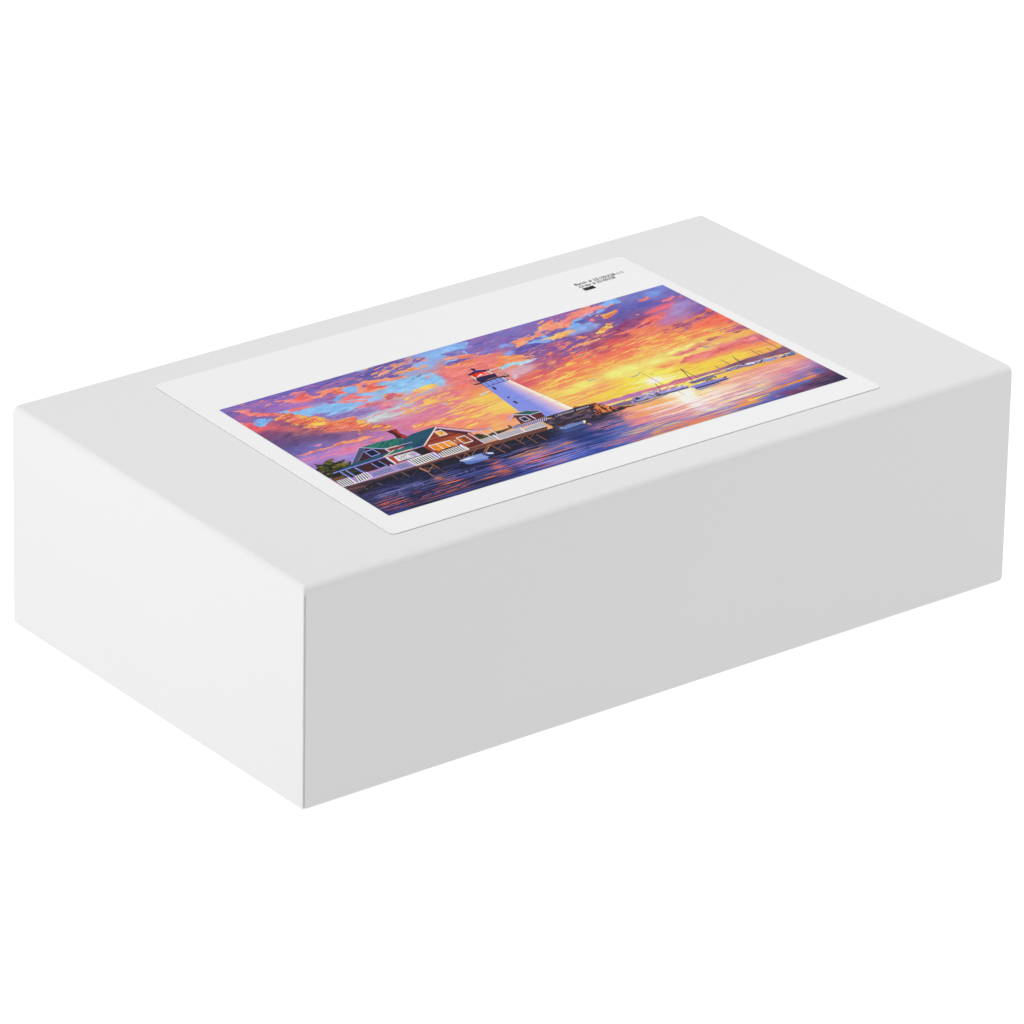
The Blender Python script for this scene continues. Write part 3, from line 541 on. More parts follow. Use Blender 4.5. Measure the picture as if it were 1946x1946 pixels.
M C0B0C8 :1147.3,857.8 1149.0,857.8 1147.9,859.7 1146.3,859.7|1146.3,859.7 1147.9,859.7 1146.9,861.5 1145.3,861.5|1145.3,861.5 1146.9,861.5 1145.9,863.3 1144.2,863.3|1144.2,863.3 1145.9,863.3 1144.8,865.2 1143.2,865.2|1143.2,865.2 1144.8,865.2 1143.8,867.0 1142.1,867.0|1142.1,867.0 1143.8,867.0 1142.7,868.8 1141.1,868.8|1141.1,868.8 1149.3,868.8 1148.3,870.6 1140.0,870.6|1157.2,857.8 1165.5,857.8 1164.4,859.6 1156.2,859.7|1159.5,859.6 1161.1,859.6 1160.1,861.5 1158.4,861.5|1158.4,861.5 1160.1,861.5 1159.0,863.3 1157.4,863.3|1157.4,863.3 1159.0,863.3 1158.0,865.1 1156.3,865.1|1156.3,865.1 1158.0,865.1 1156.9,867.0 1155.3,867.0|1155.3,867.0 1156.9,867.0 1155.9,868.8 1154.2,868.8|1151.0,868.8 1159.2,868.8 1158.1,870.6 1149.9,870.6|1168.8,857.8 1175.3,857.8 1174.3,859.6 1167.7,859.6|1166.1,859.6 1167.7,859.6 1166.7,861.5 1165.0,861.5|1165.0,861.5 1166.7,861.5 1165.6,863.3 1164.0,863.3|1164.0,863.3 1165.6,863.3 1164.6,865.1 1162.9,865.1|1168.9,863.3 1172.2,863.3 1171.2,865.1 1167.9,865.1|1162.9,865.1 1164.6,865.1 1163.5,867.0 1161.9,867.0|1169.5,865.1 1171.2,865.1 1170.1,867.0 1168.5,867.0|1161.9,867.0 1163.5,867.0 1162.5,868.8 1160.8,868.8|1168.5,867.0 1170.1,867.0 1169.1,868.8 1167.4,868.8|1162.5,868.8 1169.1,868.8 1168.0,870.6 1161.4,870.6|1177.0,857.8 1178.6,857.8 1177.6,859.6 1175.9,859.6|1183.6,857.8 1185.2,857.8 1184.2,859.6 1182.5,859.6|1175.9,859.6 1177.6,859.6 1176.5,861.5 1174.9,861.5|1182.5,859.6 1184.2,859.6 1183.1,861.4 1181.5,861.4|1174.9,861.5 1176.5,861.5 1175.5,863.3 1173.9,863.3|1181.5,861.4 1183.1,861.4 1182.1,863.3 1180.4,863.3|1173.9,863.3 1182.1,863.3 1181.0,865.1 1172.8,865.1|1172.8,865.1 1174.5,865.1 1173.4,866.9 1171.8,866.9|1179.4,865.1 1181.0,865.1 1180.0,866.9 1178.3,866.9|1171.8,866.9 1173.4,866.9 1172.4,868.8 1170.7,868.8|1178.3,866.9 1180.0,866.9 1178.9,868.8 1177.3,868.8|1170.7,868.8 1172.4,868.8 1171.3,870.6 1169.7,870.6|1177.3,868.8 1178.9,868.8 1177.9,870.6 1176.3,870.6|1186.9,857.8 1195.1,857.8 1194.1,859.6 1185.8,859.6|1189.1,859.6 1190.8,859.6 1189.7,861.4 1188.1,861.4|1188.1,861.4 1189.7,861.4 1188.7,863.3 1187.0,863.3|1187.0,863.3 1188.7,863.3 1187.6,865.1 1186.0,865.1|1186.0,865.1 1187.6,865.1 1186.6,866.9 1184.9,866.9|1184.9,866.9 1186.6,866.9 1185.5,868.8 1183.9,868.8|1183.9,868.8 1185.5,868.8 1184.5,870.6 1182.8,870.6|1196.8,857.8 1198.4,857.8 1197.4,859.6 1195.7,859.6|1203.4,857.8 1205.0,857.7 1204.0,859.6 1202.3,859.6|1195.7,859.6 1197.4,859.6 1196.3,861.4 1194.7,861.4|1202.3,859.6 1204.0,859.6 1202.9,861.4 1201.3,861.4|1194.7,861.4 1196.3,861.4 1195.3,863.3 1193.6,863.3|1201.3,861.4 1202.9,861.4 1201.9,863.2 1200.2,863.2|1193.6,863.3 1201.9,863.2 1200.8,865.1 1192.6,865.1|1192.6,865.1 1194.2,865.1 1193.2,866.9 1191.5,866.9|1199.2,865.1 1200.8,865.1 1199.8,866.9 1198.1,866.9|1191.5,866.9 1193.2,866.9 1192.1,868.8 1190.5,868.8|1198.1,866.9 1199.8,866.9 1198.7,868.7 1197.1,868.7|1190.5,868.8 1192.1,868.8 1191.1,870.6 1189.4,870.6|1197.1,868.7 1198.7,868.7 1197.7,870.6 1196.0,870.6|1208.3,857.7 1213.3,857.7 1212.2,859.6 1207.3,859.6|1205.6,859.6 1207.3,859.6 1206.2,861.4 1204.6,861.4|1212.2,859.6 1213.9,859.6 1212.8,861.4 1211.2,861.4|1204.6,861.4 1206.2,861.4 1205.2,863.2 1203.5,863.2|1211.2,861.4 1212.8,861.4 1211.8,863.2 1210.1,863.2|1203.5,863.2 1205.2,863.2 1204.1,865.1 1202.5,865.1|1210.1,863.2 1211.8,863.2 1210.7,865.1 1209.1,865.1|1202.5,865.1 1204.1,865.1 1203.1,866.9 1201.4,866.9|1209.1,865.1 1210.7,865.1 1209.7,866.9 1208.0,866.9|1201.4,866.9 1203.1,866.9 1202.0,868.7 1200.4,868.7|1208.0,866.9 1209.7,866.9 1208.6,868.7 1207.0,868.7|1202.0,868.7 1207.0,868.7 1205.9,870.6 1201.0,870.6|1216.6,857.7 1218.2,857.7 1217.2,859.6 1215.5,859.6|1223.2,857.7 1224.9,857.7 1223.8,859.6 1222.1,859.6|1215.5,859.6 1217.2,859.6 1216.1,861.4 1214.5,861.4|1222.1,859.6 1223.8,859.6 1222.7,861.4 1221.1,861.4|1214.5,861.4 1216.1,861.4 1215.1,863.2 1213.4,863.2|1221.1,861.4 1222.7,861.4 1221.7,863.2 1220.0,863.2|1213.4,863.2 1215.1,863.2 1214.0,865.1 1212.4,865.1|1220.0,863.2 1221.7,863.2 1220.6,865.1 1219.0,865.1|1212.4,865.1 1214.0,865.1 1213.0,866.9 1211.3,866.9|1219.0,865.1 1220.6,865.1 1219.6,866.9 1217.9,866.9|1211.3,866.9 1213.0,866.9 1211.9,868.7 1210.3,868.7|1217.9,866.9 1219.6,866.9 1218.5,868.7 1216.9,868.7|1211.9,868.7 1216.9,868.7 1215.8,870.5 1210.9,870.6|1228.2,857.7 1234.8,857.7 1233.7,859.5 1227.1,859.5|1225.4,859.6 1227.1,859.5 1226.0,861.4 1224.4,861.4|1224.4,861.4 1226.0,861.4 1225.0,863.2 1223.3,863.2|1225.0,863.2 1229.9,863.2 1228.9,865.0 1223.9,865.0|1228.9,865.0 1230.5,865.0 1229.5,866.9 1227.8,866.9|1227.8,866.9 1229.5,866.9 1228.4,868.7 1226.8,868.7|1220.2,868.7 1226.8,868.7 1225.7,870.5 1219.1,870.5|1236.4,857.7 1244.7,857.7 1243.6,859.5 1235.4,859.5|1235.4,859.5 1237.0,859.5 1236.0,861.4 1234.3,861.4|1234.3,861.4 1236.0,861.4 1234.9,863.2 1233.3,863.2|1233.3,863.2 1239.9,863.2 1238.8,865.0 1232.2,865.0|1232.2,865.0 1233.8,865.0 1232.8,866.9 1231.1,866.9|1231.1,866.9 1232.8,866.9 1231.7,868.7 1230.1,868.7|1230.1,868.7 1238.3,868.7 1237.3,870.5 1229.0,870.5|1256.3,857.7 1257.9,857.7 1256.9,859.5 1255.2,859.5|1262.9,857.7 1264.5,857.7 1263.5,859.5 1261.8,859.5|1255.2,859.5 1256.9,859.5 1255.8,861.3 1254.1,861.3|1261.8,859.5 1263.5,859.5 1262.4,861.3 1260.8,861.3|1254.1,861.3 1255.8,861.3 1254.7,863.2 1253.1,863.2|1260.8,861.3 1262.4,861.3 1261.4,863.2 1259.7,863.2|1253.1,863.2 1261.4,863.2 1260.3,865.0 1252.0,865.0|1252.0,865.0 1253.7,865.0 1252.6,866.8 1251.0,866.8|1258.6,865.0 1260.3,865.0 1259.2,866.8 1257.6,866.8|1251.0,866.8 1252.6,866.8 1251.6,868.7 1249.9,868.7|1257.6,866.8 1259.2,866.8 1258.2,868.7 1256.5,868.7|1249.9,868.7 1251.6,868.7 1250.5,870.5 1248.9,870.5|1256.5,868.7 1258.2,868.7 1257.1,870.5 1255.5,870.5|1267.8,857.7 1272.8,857.6 1271.7,859.5 1266.8,859.5|1265.1,859.5 1266.8,859.5 1265.7,861.3 1264.1,861.3|1271.7,859.5 1273.4,859.5 1272.3,861.3 1270.7,861.3|1264.1,861.3 1265.7,861.3 1264.7,863.2 1263.0,863.2|1270.7,861.3 1272.3,861.3 1271.3,863.1 1269.6,863.2|1263.0,863.2 1271.3,863.1 1270.2,865.0 1261.9,865.0|1261.9,865.0 1263.6,865.0 1262.5,866.8 1260.9,866.8|1268.6,865.0 1270.2,865.0 1269.2,866.8 1267.5,866.8|1260.9,866.8 1262.5,866.8 1261.5,868.7 1259.8,868.7|1267.5,866.8 1269.2,866.8 1268.1,868.7 1266.4,868.7|1259.8,868.7 1261.5,868.7 1260.4,870.5 1258.8,870.5|1266.4,868.7 1268.1,868.7 1267.0,870.5 1265.4,870.5|1276.1,857.6 1282.7,857.6 1281.7,859.5 1275.1,859.5|1275.1,859.5 1276.7,859.5 1275.6,861.3 1274.0,861.3|1281.7,859.5 1283.3,859.5 1282.3,861.3 1280.6,861.3|1274.0,861.3 1275.6,861.3 1274.6,863.1 1272.9,863.1|1280.6,861.3 1282.3,861.3 1281.2,863.1 1279.6,863.1|1272.9,863.1 1279.6,863.1 1278.5,865.0 1271.9,865.0|1271.9,865.0 1273.5,865.0 1272.5,866.8 1270.8,866.8|1275.2,865.0 1276.8,865.0 1275.8,866.8 1274.1,866.8|1270.8,866.8 1272.5,866.8 1271.4,868.6 1269.8,868.6|1275.8,866.8 1277.4,866.8 1276.4,868.6 1274.7,868.6|1269.8,868.6 1271.4,868.6 1270.3,870.5 1268.7,870.5|1276.4,868.6 1278.0,868.6 1277.0,870.5 1275.3,870.5|1286.0,857.6 1292.7,857.6 1291.6,859.5 1285.0,859.5|1285.0,859.5 1286.6,859.5 1285.6,861.3 1283.9,861.3|1291.6,859.5 1293.3,859.4 1292.2,861.3 1290.5,861.3|1283.9,861.3 1285.6,861.3 1284.5,863.1 1282.9,863.1|1290.5,861.3 1292.2,861.3 1291.1,863.1 1289.5,863.1|1282.9,863.1 1289.5,863.1 1288.4,865.0 1281.8,865.0|1281.8,865.0 1283.5,865.0 1282.4,866.8 1280.7,866.8|1288.4,865.0 1290.1,865.0 1289.0,866.8 1287.4,866.8|1280.7,866.8 1282.4,866.8 1281.3,868.6 1279.7,868.6|1287.4,866.8 1289.0,866.8 1288.0,868.6 1286.3,868.6|1279.7,868.6 1286.3,868.6 1285.2,870.5 1278.6,870.5|1297.6,857.6 1302.6,857.6 1301.5,859.4 1296.6,859.4|1294.9,859.4 1296.6,859.4 1295.5,861.3 1293.9,861.3|1301.5,859.4 1303.2,859.4 1302.1,861.3 1300.5,861.3|1293.9,861.3 1295.5,861.3 1294.5,863.1 1292.8,863.1|1300.5,861.3 1302.1,861.3 1301.1,863.1 1299.4,863.1|1292.8,863.1 1294.5,863.1 1293.4,865.0 1291.7,865.0|1299.4,863.1 1301.1,863.1 1300.0,864.9 1298.4,864.9|1291.7,865.0 1293.4,865.0 1292.3,866.8 1290.7,866.8|1298.4,864.9 1300.0,864.9 1299.0,866.8 1297.3,866.8|1290.7,866.8 1292.3,866.8 1291.3,868.6 1289.6,868.6|1297.3,866.8 1299.0,866.8 1297.9,868.6 1296.2,868.6|1291.3,868.6 1296.2,868.6 1295.2,870.4 1290.2,870.5|1305.9,857.6 1307.6,857.6 1306.5,859.4 1304.9,859.4|1312.6,857.6 1314.2,857.6 1313.1,859.4 1311.5,859.4|1304.9,859.4 1306.5,859.4 1305.5,861.3 1303.8,861.3|1311.5,859.4 1313.1,859.4 1312.1,861.3 1310.4,861.3|1303.8,861.3 1305.5,861.3 1304.4,863.1 1302.7,863.1|1310.4,861.3 1312.1,861.3 1311.0,863.1 1309.4,863.1|1302.7,863.1 1304.4,863.1 1303.3,864.9 1301.7,864.9|1309.4,863.1 1311.0,863.1 1310.0,864.9 1308.3,864.9|1301.7,864.9 1303.3,864.9 1302.3,866.8 1300.6,866.8|1308.3,864.9 1310.0,864.9 1308.9,866.8 1307.2,866.8|1300.6,866.8 1302.3,866.8 1301.2,868.6 1299.5,868.6|1307.2,866.8 1308.9,866.8 1307.8,868.6 1306.2,868.6|1301.2,868.6 1306.2,868.6 1305.1,870.4 1300.1,870.4|1315.9,857.6 1322.5,857.6 1321.4,859.4 1314.8,859.4|1314.8,859.4 1316.5,859.4 1315.4,861.3 1313.7,861.3|1321.4,859.4 1323.1,859.4 1322.0,861.2 1320.4,861.2|1313.7,861.3 1315.4,861.3 1314.3,863.1 1312.7,863.1|1320.4,861.2 1322.0,861.2 1321.0,863.1 1319.3,863.1|1312.7,863.1 1319.3,863.1 1318.2,864.9 1311.6,864.9|1311.6,864.9 1313.3,864.9 1312.2,866.8 1310.5,866.8|1314.9,864.9 1316.6,864.9 1315.5,866.8 1313.9,866.8|1310.5,866.8 1312.2,866.8 1311.1,868.6 1309.5,868.6|1315.5,866.8 1317.2,866.8 1316.1,868.6 1314.5,868.6|1309.5,868.6 1311.1,868.6 1310.1,870.4 1308.4,870.4|1316.1,868.6 1317.8,868.6 1316.7,870.4 1315.0,870.4
P 7084BC b=0:1072,979 1101,971 1135,962 1183,971 1211,966 1199,989 1096,996
P 282430 b=0:1071,984 1096,996 1198,990 1195,996 1094,1007
P F0E4A8 b=0:1210,967 1220,969 1212,983 1201,993 1195,991
M D03828 :1192.1,994.7 1202.2,994.6 1204.1,991.4 1194.0,991.4
P 44548C b=2:1072,999 1190,999 1188,1023 1126,1028 1067,1020
P D89078 b=1:1202,1001 1215,1002 1216,1018 1207,1016
P C0C0D8 b=0:1087,969 1100,970 1095,975
P 8490E2 b=0:1086,412 1081,459 1044,742 1090,760 1120,790 1103,847 1251,845 1207,453 1205,435 1177,402
P A49CE2 b=7 a=.9:1178,458 1184,844 1146,845 1150,463
P B8ACE0 b=6:1187,457 1206,844 1167,847 1163,461
P E4BCD0 b=6:1196,454 1229,846 1197,846 1181,458
P F8E4C4 b=4:1206,453 1249,845 1222,846 1192,456
P FCF8EC b=0:1207,453 1251,845 1240,844 1202,453
P 38305A b=0:1097,472 1111,470 1107,502 1094,503
P 38305A b=0:1090,593 1101,589 1100,602 1088,608
P 38305A b=0:1082,642 1095,639 1096,669 1082,670
M 5C60A0 :1071.6,528.0 1104.2,522.9 1105.4,520.5 1072.9,525.6
M 6468A8 :1063.0,625.7 1093.1,621.1 1094.1,619.2 1064.0,623.8|1092.6,621.1 1157.3,620.7 1158.3,618.8 1093.7,619.3|1156.8,620.7 1216.9,621.5 1218.0,619.7 1157.9,618.8
M 6468A8 :1095.6,672.3 1224.7,676.3 1225.8,674.5 1096.7,670.5
M 6468A8 :1059.0,676.4 1071.2,675.6 1072.2,673.7 1060.0,674.5
M 7070B0 :1109.6,748.6 1243.2,756.2 1244.3,754.4 1110.7,746.8
M 7070B0 :1172.9,523.5 1192.4,523.2 1193.5,521.3 1173.9,521.7
P 302850 b=0:1093,358 1128,354 1198,362 1188,396 1143,396 1090,406 1086,394
M 2C2C38 :1050.5,412.3 1074.9,419.1 1083.0,406.6 1058.6,399.9|1073.0,419.1 1098.5,413.8 1104.7,401.3 1079.1,406.6|1095.0,414.3 1180.9,409.5 1187.9,396.9 1101.9,401.7|1177.5,409.1 1229.9,424.4 1238.1,411.9 1185.7,396.7
M 2C2C38 :1078.4,462.8 1114.9,456.0 1117.7,450.4 1081.2,457.3|1113.3,456.2 1161.5,454.0 1164.7,448.4 1116.4,450.5|1160.1,454.0 1201.4,456.3 1204.8,450.7 1163.5,448.4
M 2C2C38 :1082.5,414.4 1078.4,462.3 1082.5,459.1 1086.6,411.2
M 2C2C38 :1103.2,412.1 1099.7,456.6 1103.2,453.7 1106.8,409.3
M 2C2C38 :1131.9,409.2 1128.1,456.3 1131.7,453.5 1135.4,406.3
M 2C2C38 :1158.3,409.3 1155.5,452.6 1159.1,449.7 1161.9,406.4
M 2C2C38 :1182.5,412.4 1181.2,451.2 1184.7,448.2 1186.1,409.4
M F0E0E0 :1196.0,422.1 1195.0,450.3 1199.1,446.9 1200.1,418.7
M 2C2C38 :1204.7,418.5 1205.3,452.0 1208.4,449.3 1207.8,415.8
P F02C20 b=0:1100,315 1136,307 1184,315 1176,341 1111,352 1103,342
N F8E8D0 l=14 w=9 c=.5 s=111 b=1 ang=-1:1112,334 1153,330 1182,327 1178,338 1133,348 1112,350
M F0E8D8 :1093.7,329.0 1092.0,369.4 1097.6,364.7 1099.3,324.3
M 282838 :1090.1,327.6 1089.3,368.2 1091.8,366.1 1092.7,325.4
M 282838 :1105.9,326.7 1106.3,358.1 1108.8,355.8 1108.5,324.4
M F0E8D8 :1183.9,322.7 1185.9,358.0 1191.0,353.3 1189.1,318.1
M 282838 :1190.9,319.5 1192.4,364.6 1195.0,362.3 1193.5,317.2
M 282838 :1176.8,317.9 1176.4,355.4 1179.0,353.2 1179.4,315.7
P 38489C b=0:1100,307 1138,289 1153,289 1200,314 1188,315 1138,304
P 242438 b=0:1088,310 1106,302 1130,300 1171,307 1203,312 1197,323 1183,321 1133,312 1094,321
P 282C50 b=0:1137,264 1148,262 1159,273 1149,282 1152,293 1138,289 1136,275
M 806080 :1143.0,244.1 1142.4,264.8 1144.5,263.1 1145.1,242.4
M 282838 :1052.8,377.8 1070.1,365.3 1070.6,362.2 1053.3,374.7|1068.2,365.9 1087.3,374.4 1089.9,370.7 1070.7,362.1
M 282838 :1052.2,376.6 1051.7,406.5 1054.8,403.9 1055.2,374.0
M 282838 :1063.4,380.4 1081.0,383.1 1082.9,380.0 1065.3,377.2|1080.4,382.0 1078.3,406.2 1080.9,404.2 1082.9,380.0
M 282838 :1078.5,353.9 1084.4,367.6 1086.9,364.9 1081.0,351.2
M 282838 :1074.8,369.2 1074.9,393.0 1077.5,390.8 1077.3,366.9
M 282838 :1190.1,368.1 1208.9,361.7 1210.5,358.0 1191.7,364.4
M 282838 :1209.4,367.2 1229.6,371.7 1231.6,368.6 1211.4,364.0|1228.9,371.3 1237.0,381.8 1239.4,378.9 1231.3,368.4
M 282838 :1232.8,375.6 1234.9,414.8 1238.0,412.1 1235.9,372.9
M 282838 :1196.9,390.3 1216.4,374.7 1216.6,372.3 1197.1,387.9|1214.6,374.8 1218.5,401.2 1221.1,398.7 1217.2,372.3|1219.2,401.1 1235.3,387.7 1235.3,385.4 1219.3,398.8
M 282838 :1204.2,399.9 1231.3,400.0 1232.8,397.4 1205.7,397.4
P 30303A b=0:1096,493 1105,500 1096,505
P 603440 b=0:1001,759 1061,791 1117,796 1106,844 975,846
P 2C6464 b=0:1004,747 1072,752 1123,788 1061,796
M A0A8F0 :1009.2,743.5 952.8,784.4 951.6,793.2 1007.9,752.3
M C0C8F0 :1002.8,751.3 1061.6,796.2 1064.6,792.2 1005.9,747.2|1061.1,796.1 1122.1,793.3 1124.4,789.1 1063.4,791.9
P 483850 b=0:1004,762 1022,773 972,786
P 34344C b=0:1006,797 1031,797 1032,832 1005,832
M C4C4F0 :1001.9,798.0 1032.8,796.5 1035.5,791.6 1004.6,793.1|1031.6,795.1 1031.3,837.5 1035.3,834.2 1035.6,791.7|1035.3,832.7 1003.2,833.3 1000.4,838.1 1032.5,837.5|1004.3,834.8 1005.8,793.2 1001.9,796.4 1000.4,838.0
M CCC4F0 :1054.8,794.6 1053.3,845.7 1059.3,840.8 1060.8,789.6
M 302C40 :973.4,848.4 1111.3,850.7 1114.2,845.9 976.2,843.6
P 3C4230 r=3 b=0:734,823 761,820 774,838 783,857 835,845 873,849 915,848 927,852 956,842 975,846 976,855 902,865 819,877 741,893
N 707038 l=16 w=8 c=.2 s=121 b=1 ang=0:738,822 835,845 925,855 902,865 823,872 749,872
M 9090B8 :771.1,791.3 850.5,811.4 855.5,803.7 776.0,783.6
M F0C060 :740.6,808.4 787.9,810.2 789.7,807.2 742.3,805.4
M DCBCD0 :788.6,808.2 790.1,910.8 796.4,905.4 795.0,802.8
M DCBCD0 :830.8,811.0 827.6,884.8 834.0,879.7 837.2,805.8
P 604858 b=0:920,825 926,825 929,849 913,851
P 58506C :922,853 1108,854 1088,880 921,874
M B4ACDC :925.0,850.3 929.7,850.3 927.9,874.2 923.7,874.0|935.5,850.3 940.1,850.3 937.1,874.5 933.0,874.3|945.9,850.4 950.5,850.4 946.4,874.8 942.2,874.7|956.3,850.4 961.0,850.4 955.6,875.2 951.5,875.0|966.7,850.4 971.4,850.4 964.9,875.5 960.7,875.3|977.1,850.5 981.8,850.5 974.2,875.8 970.0,875.7|987.6,850.5 992.2,850.5 983.4,876.2 979.3,876.0|998.0,850.5 1002.7,850.6 992.7,876.5 988.5,876.4|1008.4,850.6 1013.1,850.6 1002.0,876.8 997.8,876.7|1018.9,850.6 1023.6,850.6 1011.3,877.2 1007.1,877.0|1029.3,850.6 1034.0,850.7 1020.6,877.5 1016.4,877.4|1039.8,850.7 1044.5,850.7 1029.8,877.8 1025.7,877.7|1050.2,850.7 1054.9,850.7 1039.1,878.2 1035.0,878.0|1060.7,850.8 1065.4,850.8 1048.4,878.5 1044.2,878.4|1071.1,850.8 1075.9,850.8 1057.7,878.9 1053.5,878.7|1081.6,850.8 1086.3,850.8 1067.0,879.2 1062.8,879.0|1092.1,850.9 1096.8,850.9 1076.3,879.5 1072.1,879.4|1102.6,850.9 1107.3,850.9 1085.6,879.9 1081.5,879.7
P 28566C b=0:529,669 622,663 665,665 506,793 439,795
P 1E4058 b=10 a=.5:480,739 566,695 528,772 443,791
P 9C4832 b=0:660,677 750,791 735,919 652,919 500,923 494,860 501,801
N 6C2C28 l=200 w=4 c=.35 s=131 b=1 ang=-1:656,683 743,795 733,917 652,919 494,860 502,801
N D87850 l=120 w=4 c=.25 s=132 b=6 ang=-1:622,785 701,787 657,878 560,880
P 502838 b=3:659,680 747,795 725,804 707,779 650,705
P 582C34 b=2 a=.8:738,813 734,918 653,918 658,896 712,873
M F0CCCC :664.9,661.5 507.3,789.9 506.8,801.6 664.3,673.4
M C4B0D0 :655.9,679.8 755.7,794.3 763.8,784.3 663.9,669.7|754.4,793.2 775.9,805.1 783.4,794.6 761.8,782.7
M 383048 :663.4,666.9 776.2,785.6 778.9,782.2 666.1,663.5
P F0B048 b=0:630,709 656,712 658,751 626,749
M 40202C :658.6,711.9 635.5,743.9 637.5,745.2 660.6,713.3
M EEE6F0 :626.4,708.4 658.9,709.9 662.0,704.5 629.5,702.9|657.7,708.2 657.2,757.2 661.5,753.5 662.1,704.5|661.5,751.9 624.0,750.2 620.9,755.6 658.4,757.3|625.1,752.2 630.9,703.2 626.5,706.4 620.8,755.4
P E88C30 b=0:528,806 625,813 626,865 526,872
N F8C060 l=30 w=30 c=.3 s=133 b=2 ang=0:571,810 623,816 624,863 560,871
M EEE6F0 :523.3,807.3 627.7,813.8 630.8,808.4 526.3,801.9|626.4,812.1 625.9,870.8 630.2,867.2 630.8,808.5
M EEE6F0 :523.3,805.5 519.9,877.4 524.2,874.0 527.6,802.1
M EEE6F0 :560.5,807.0 555.9,870.5 560.2,867.2 564.9,803.6
M EEE6F0 :594.1,811.3 591.8,871.3 596.1,867.8 598.4,807.7
M 40282C :525.9,836.7 560.3,840.3 561.7,838.0 527.3,834.3
P 8C4820 b=0:669,809 705,812 705,868 667,866
P C87028 b=1:668,812 682,813 678,865 669,864
M EEE6F0 :663.6,809.1 707.5,810.0 710.6,804.6 666.6,803.7|706.2,808.4 705.9,872.6 710.3,868.9 710.6,804.7|710.2,867.3 664.1,867.4 661.2,872.8 707.2,872.6|665.4,869.1 667.9,803.9 663.6,807.4 661.1,872.7
P FFB478 b=14:636,821 654,811 655,830 638,848 629,841
P FFF0C0 b=3:642,823 651,820 650,828 642,831
M DCBCD0 :733.2,798.0 730.5,921.7 737.3,916.1 740.1,792.3
P 2C2428 b=0:434,802 501,801 499,864 426,864 398,853
P 8C4030 b=2:503,802 508,852 507,869 490,866
P 303820 b=1:543,868 594,864 610,862 585,876 546,874
P 74493E b=0:364,941 650,922 731,922 1056,923 1028,960 707,955 628,952 361,961
N 50383C l=240 w=4 c=.45 s=141 b=1 ang=-0:364,941 650,922 731,922 1056,923 1028,960 707,955 628,952 361,961
P 262430 b=1:362,959 629,951 708,953 1028,959 980,1023 738,1036 596,1031 426,1016 357,1011
N 38385C l=150 w=4 c=.3 s=142 b=8 ang=0:348,979 612,975 1010,983 976,1028 592,1037 353,1016
M 8E5C48 :367.4,956.9 370.8,1021.2 381.1,1012.1 377.7,947.7
M 865644 :428.7,958.6 429.8,1014.6 436.4,1008.9 435.3,952.9
M 906450 :378.5,1014.9 423.0,976.4 422.9,973.5 378.4,1012.0
M 806050 :380.0,978.4 416.9,1003.6 419.3,1000.3 382.4,975.1
M 865644 :556.8,951.6 557.3,1003.6 564.9,997.1 564.5,945.1
M 7E5646 :610.6,942.8 601.1,1002.9 607.7,998.3 617.2,938.2
M 906450 :560.7,1000.9 610.8,952.7 610.4,950.1 560.2,998.3
M 906450 :683.0,930.7 620.7,979.8 620.5,983.9 682.8,934.8
M B06C50 :745.4,930.7 676.2,983.8 675.8,987.9 745.0,934.8
M C07C58 :748.6,937.2 683.4,988.9 683.2,992.9 748.3,941.3
M 7E5646 :740.1,956.2 746.7,1043.7 753.4,1037.7 746.9,950.1
M 7E5646 :790.6,962.5 789.1,1020.8 795.0,1016.1 796.5,957.8
M 885C50 :747.8,993.8 784.2,970.3 784.8,967.3 748.4,990.8
M 7E5646 :860.7,952.5 863.4,1024.9 869.2,1019.8 866.5,947.5
M 7E5646 :915.8,962.6 913.0,1041.8 918.9,1037.1 921.6,957.8
M 885C50 :862.9,987.3 908.4,956.8 908.9,953.8 863.4,984.3
M 7E5646 :961.8,970.2 961.7,1041.0 967.6,1036.1 967.7,965.3
M 885C50 :913.8,988.0 955.2,963.3 956.0,960.2 914.6,984.9
M 704C48 :428.0,1010.9 428.7,1071.2 432.5,1068.0 431.8,1007.7
M C88868 :366.7,1026.6 367.5,1086.2 369.9,1084.2 369.0,1024.6
P 3C2C3C :737,881 810,875 804,910 733,917
M EADCF0 :739.3,876.7 742.9,876.4 738.0,916.4 734.5,916.7|746.5,876.1 750.2,875.8 745.1,915.7 741.6,916.0|753.8,875.5 757.4,875.2 752.2,915.0 748.7,915.3|761.1,874.9 764.7,874.6 759.4,914.3 755.8,914.6|768.3,874.3 772.0,874.0 766.5,913.6 762.9,913.9|775.6,873.7 779.2,873.4 773.6,912.9 770.0,913.3|782.9,873.1 786.5,872.8 780.7,912.2 777.2,912.6|790.2,872.5 793.8,872.2 787.9,911.5 784.3,911.9|797.4,871.9 801.1,871.6 795.0,910.8 791.4,911.2|804.7,871.3 808.4,871.0 802.1,910.2 798.6,910.5
M E4DCF0 :809.1,874.4 803.3,927.1 811.1,921.3 816.9,868.6
P 504460 :819,879 945,877 938,920 809,924
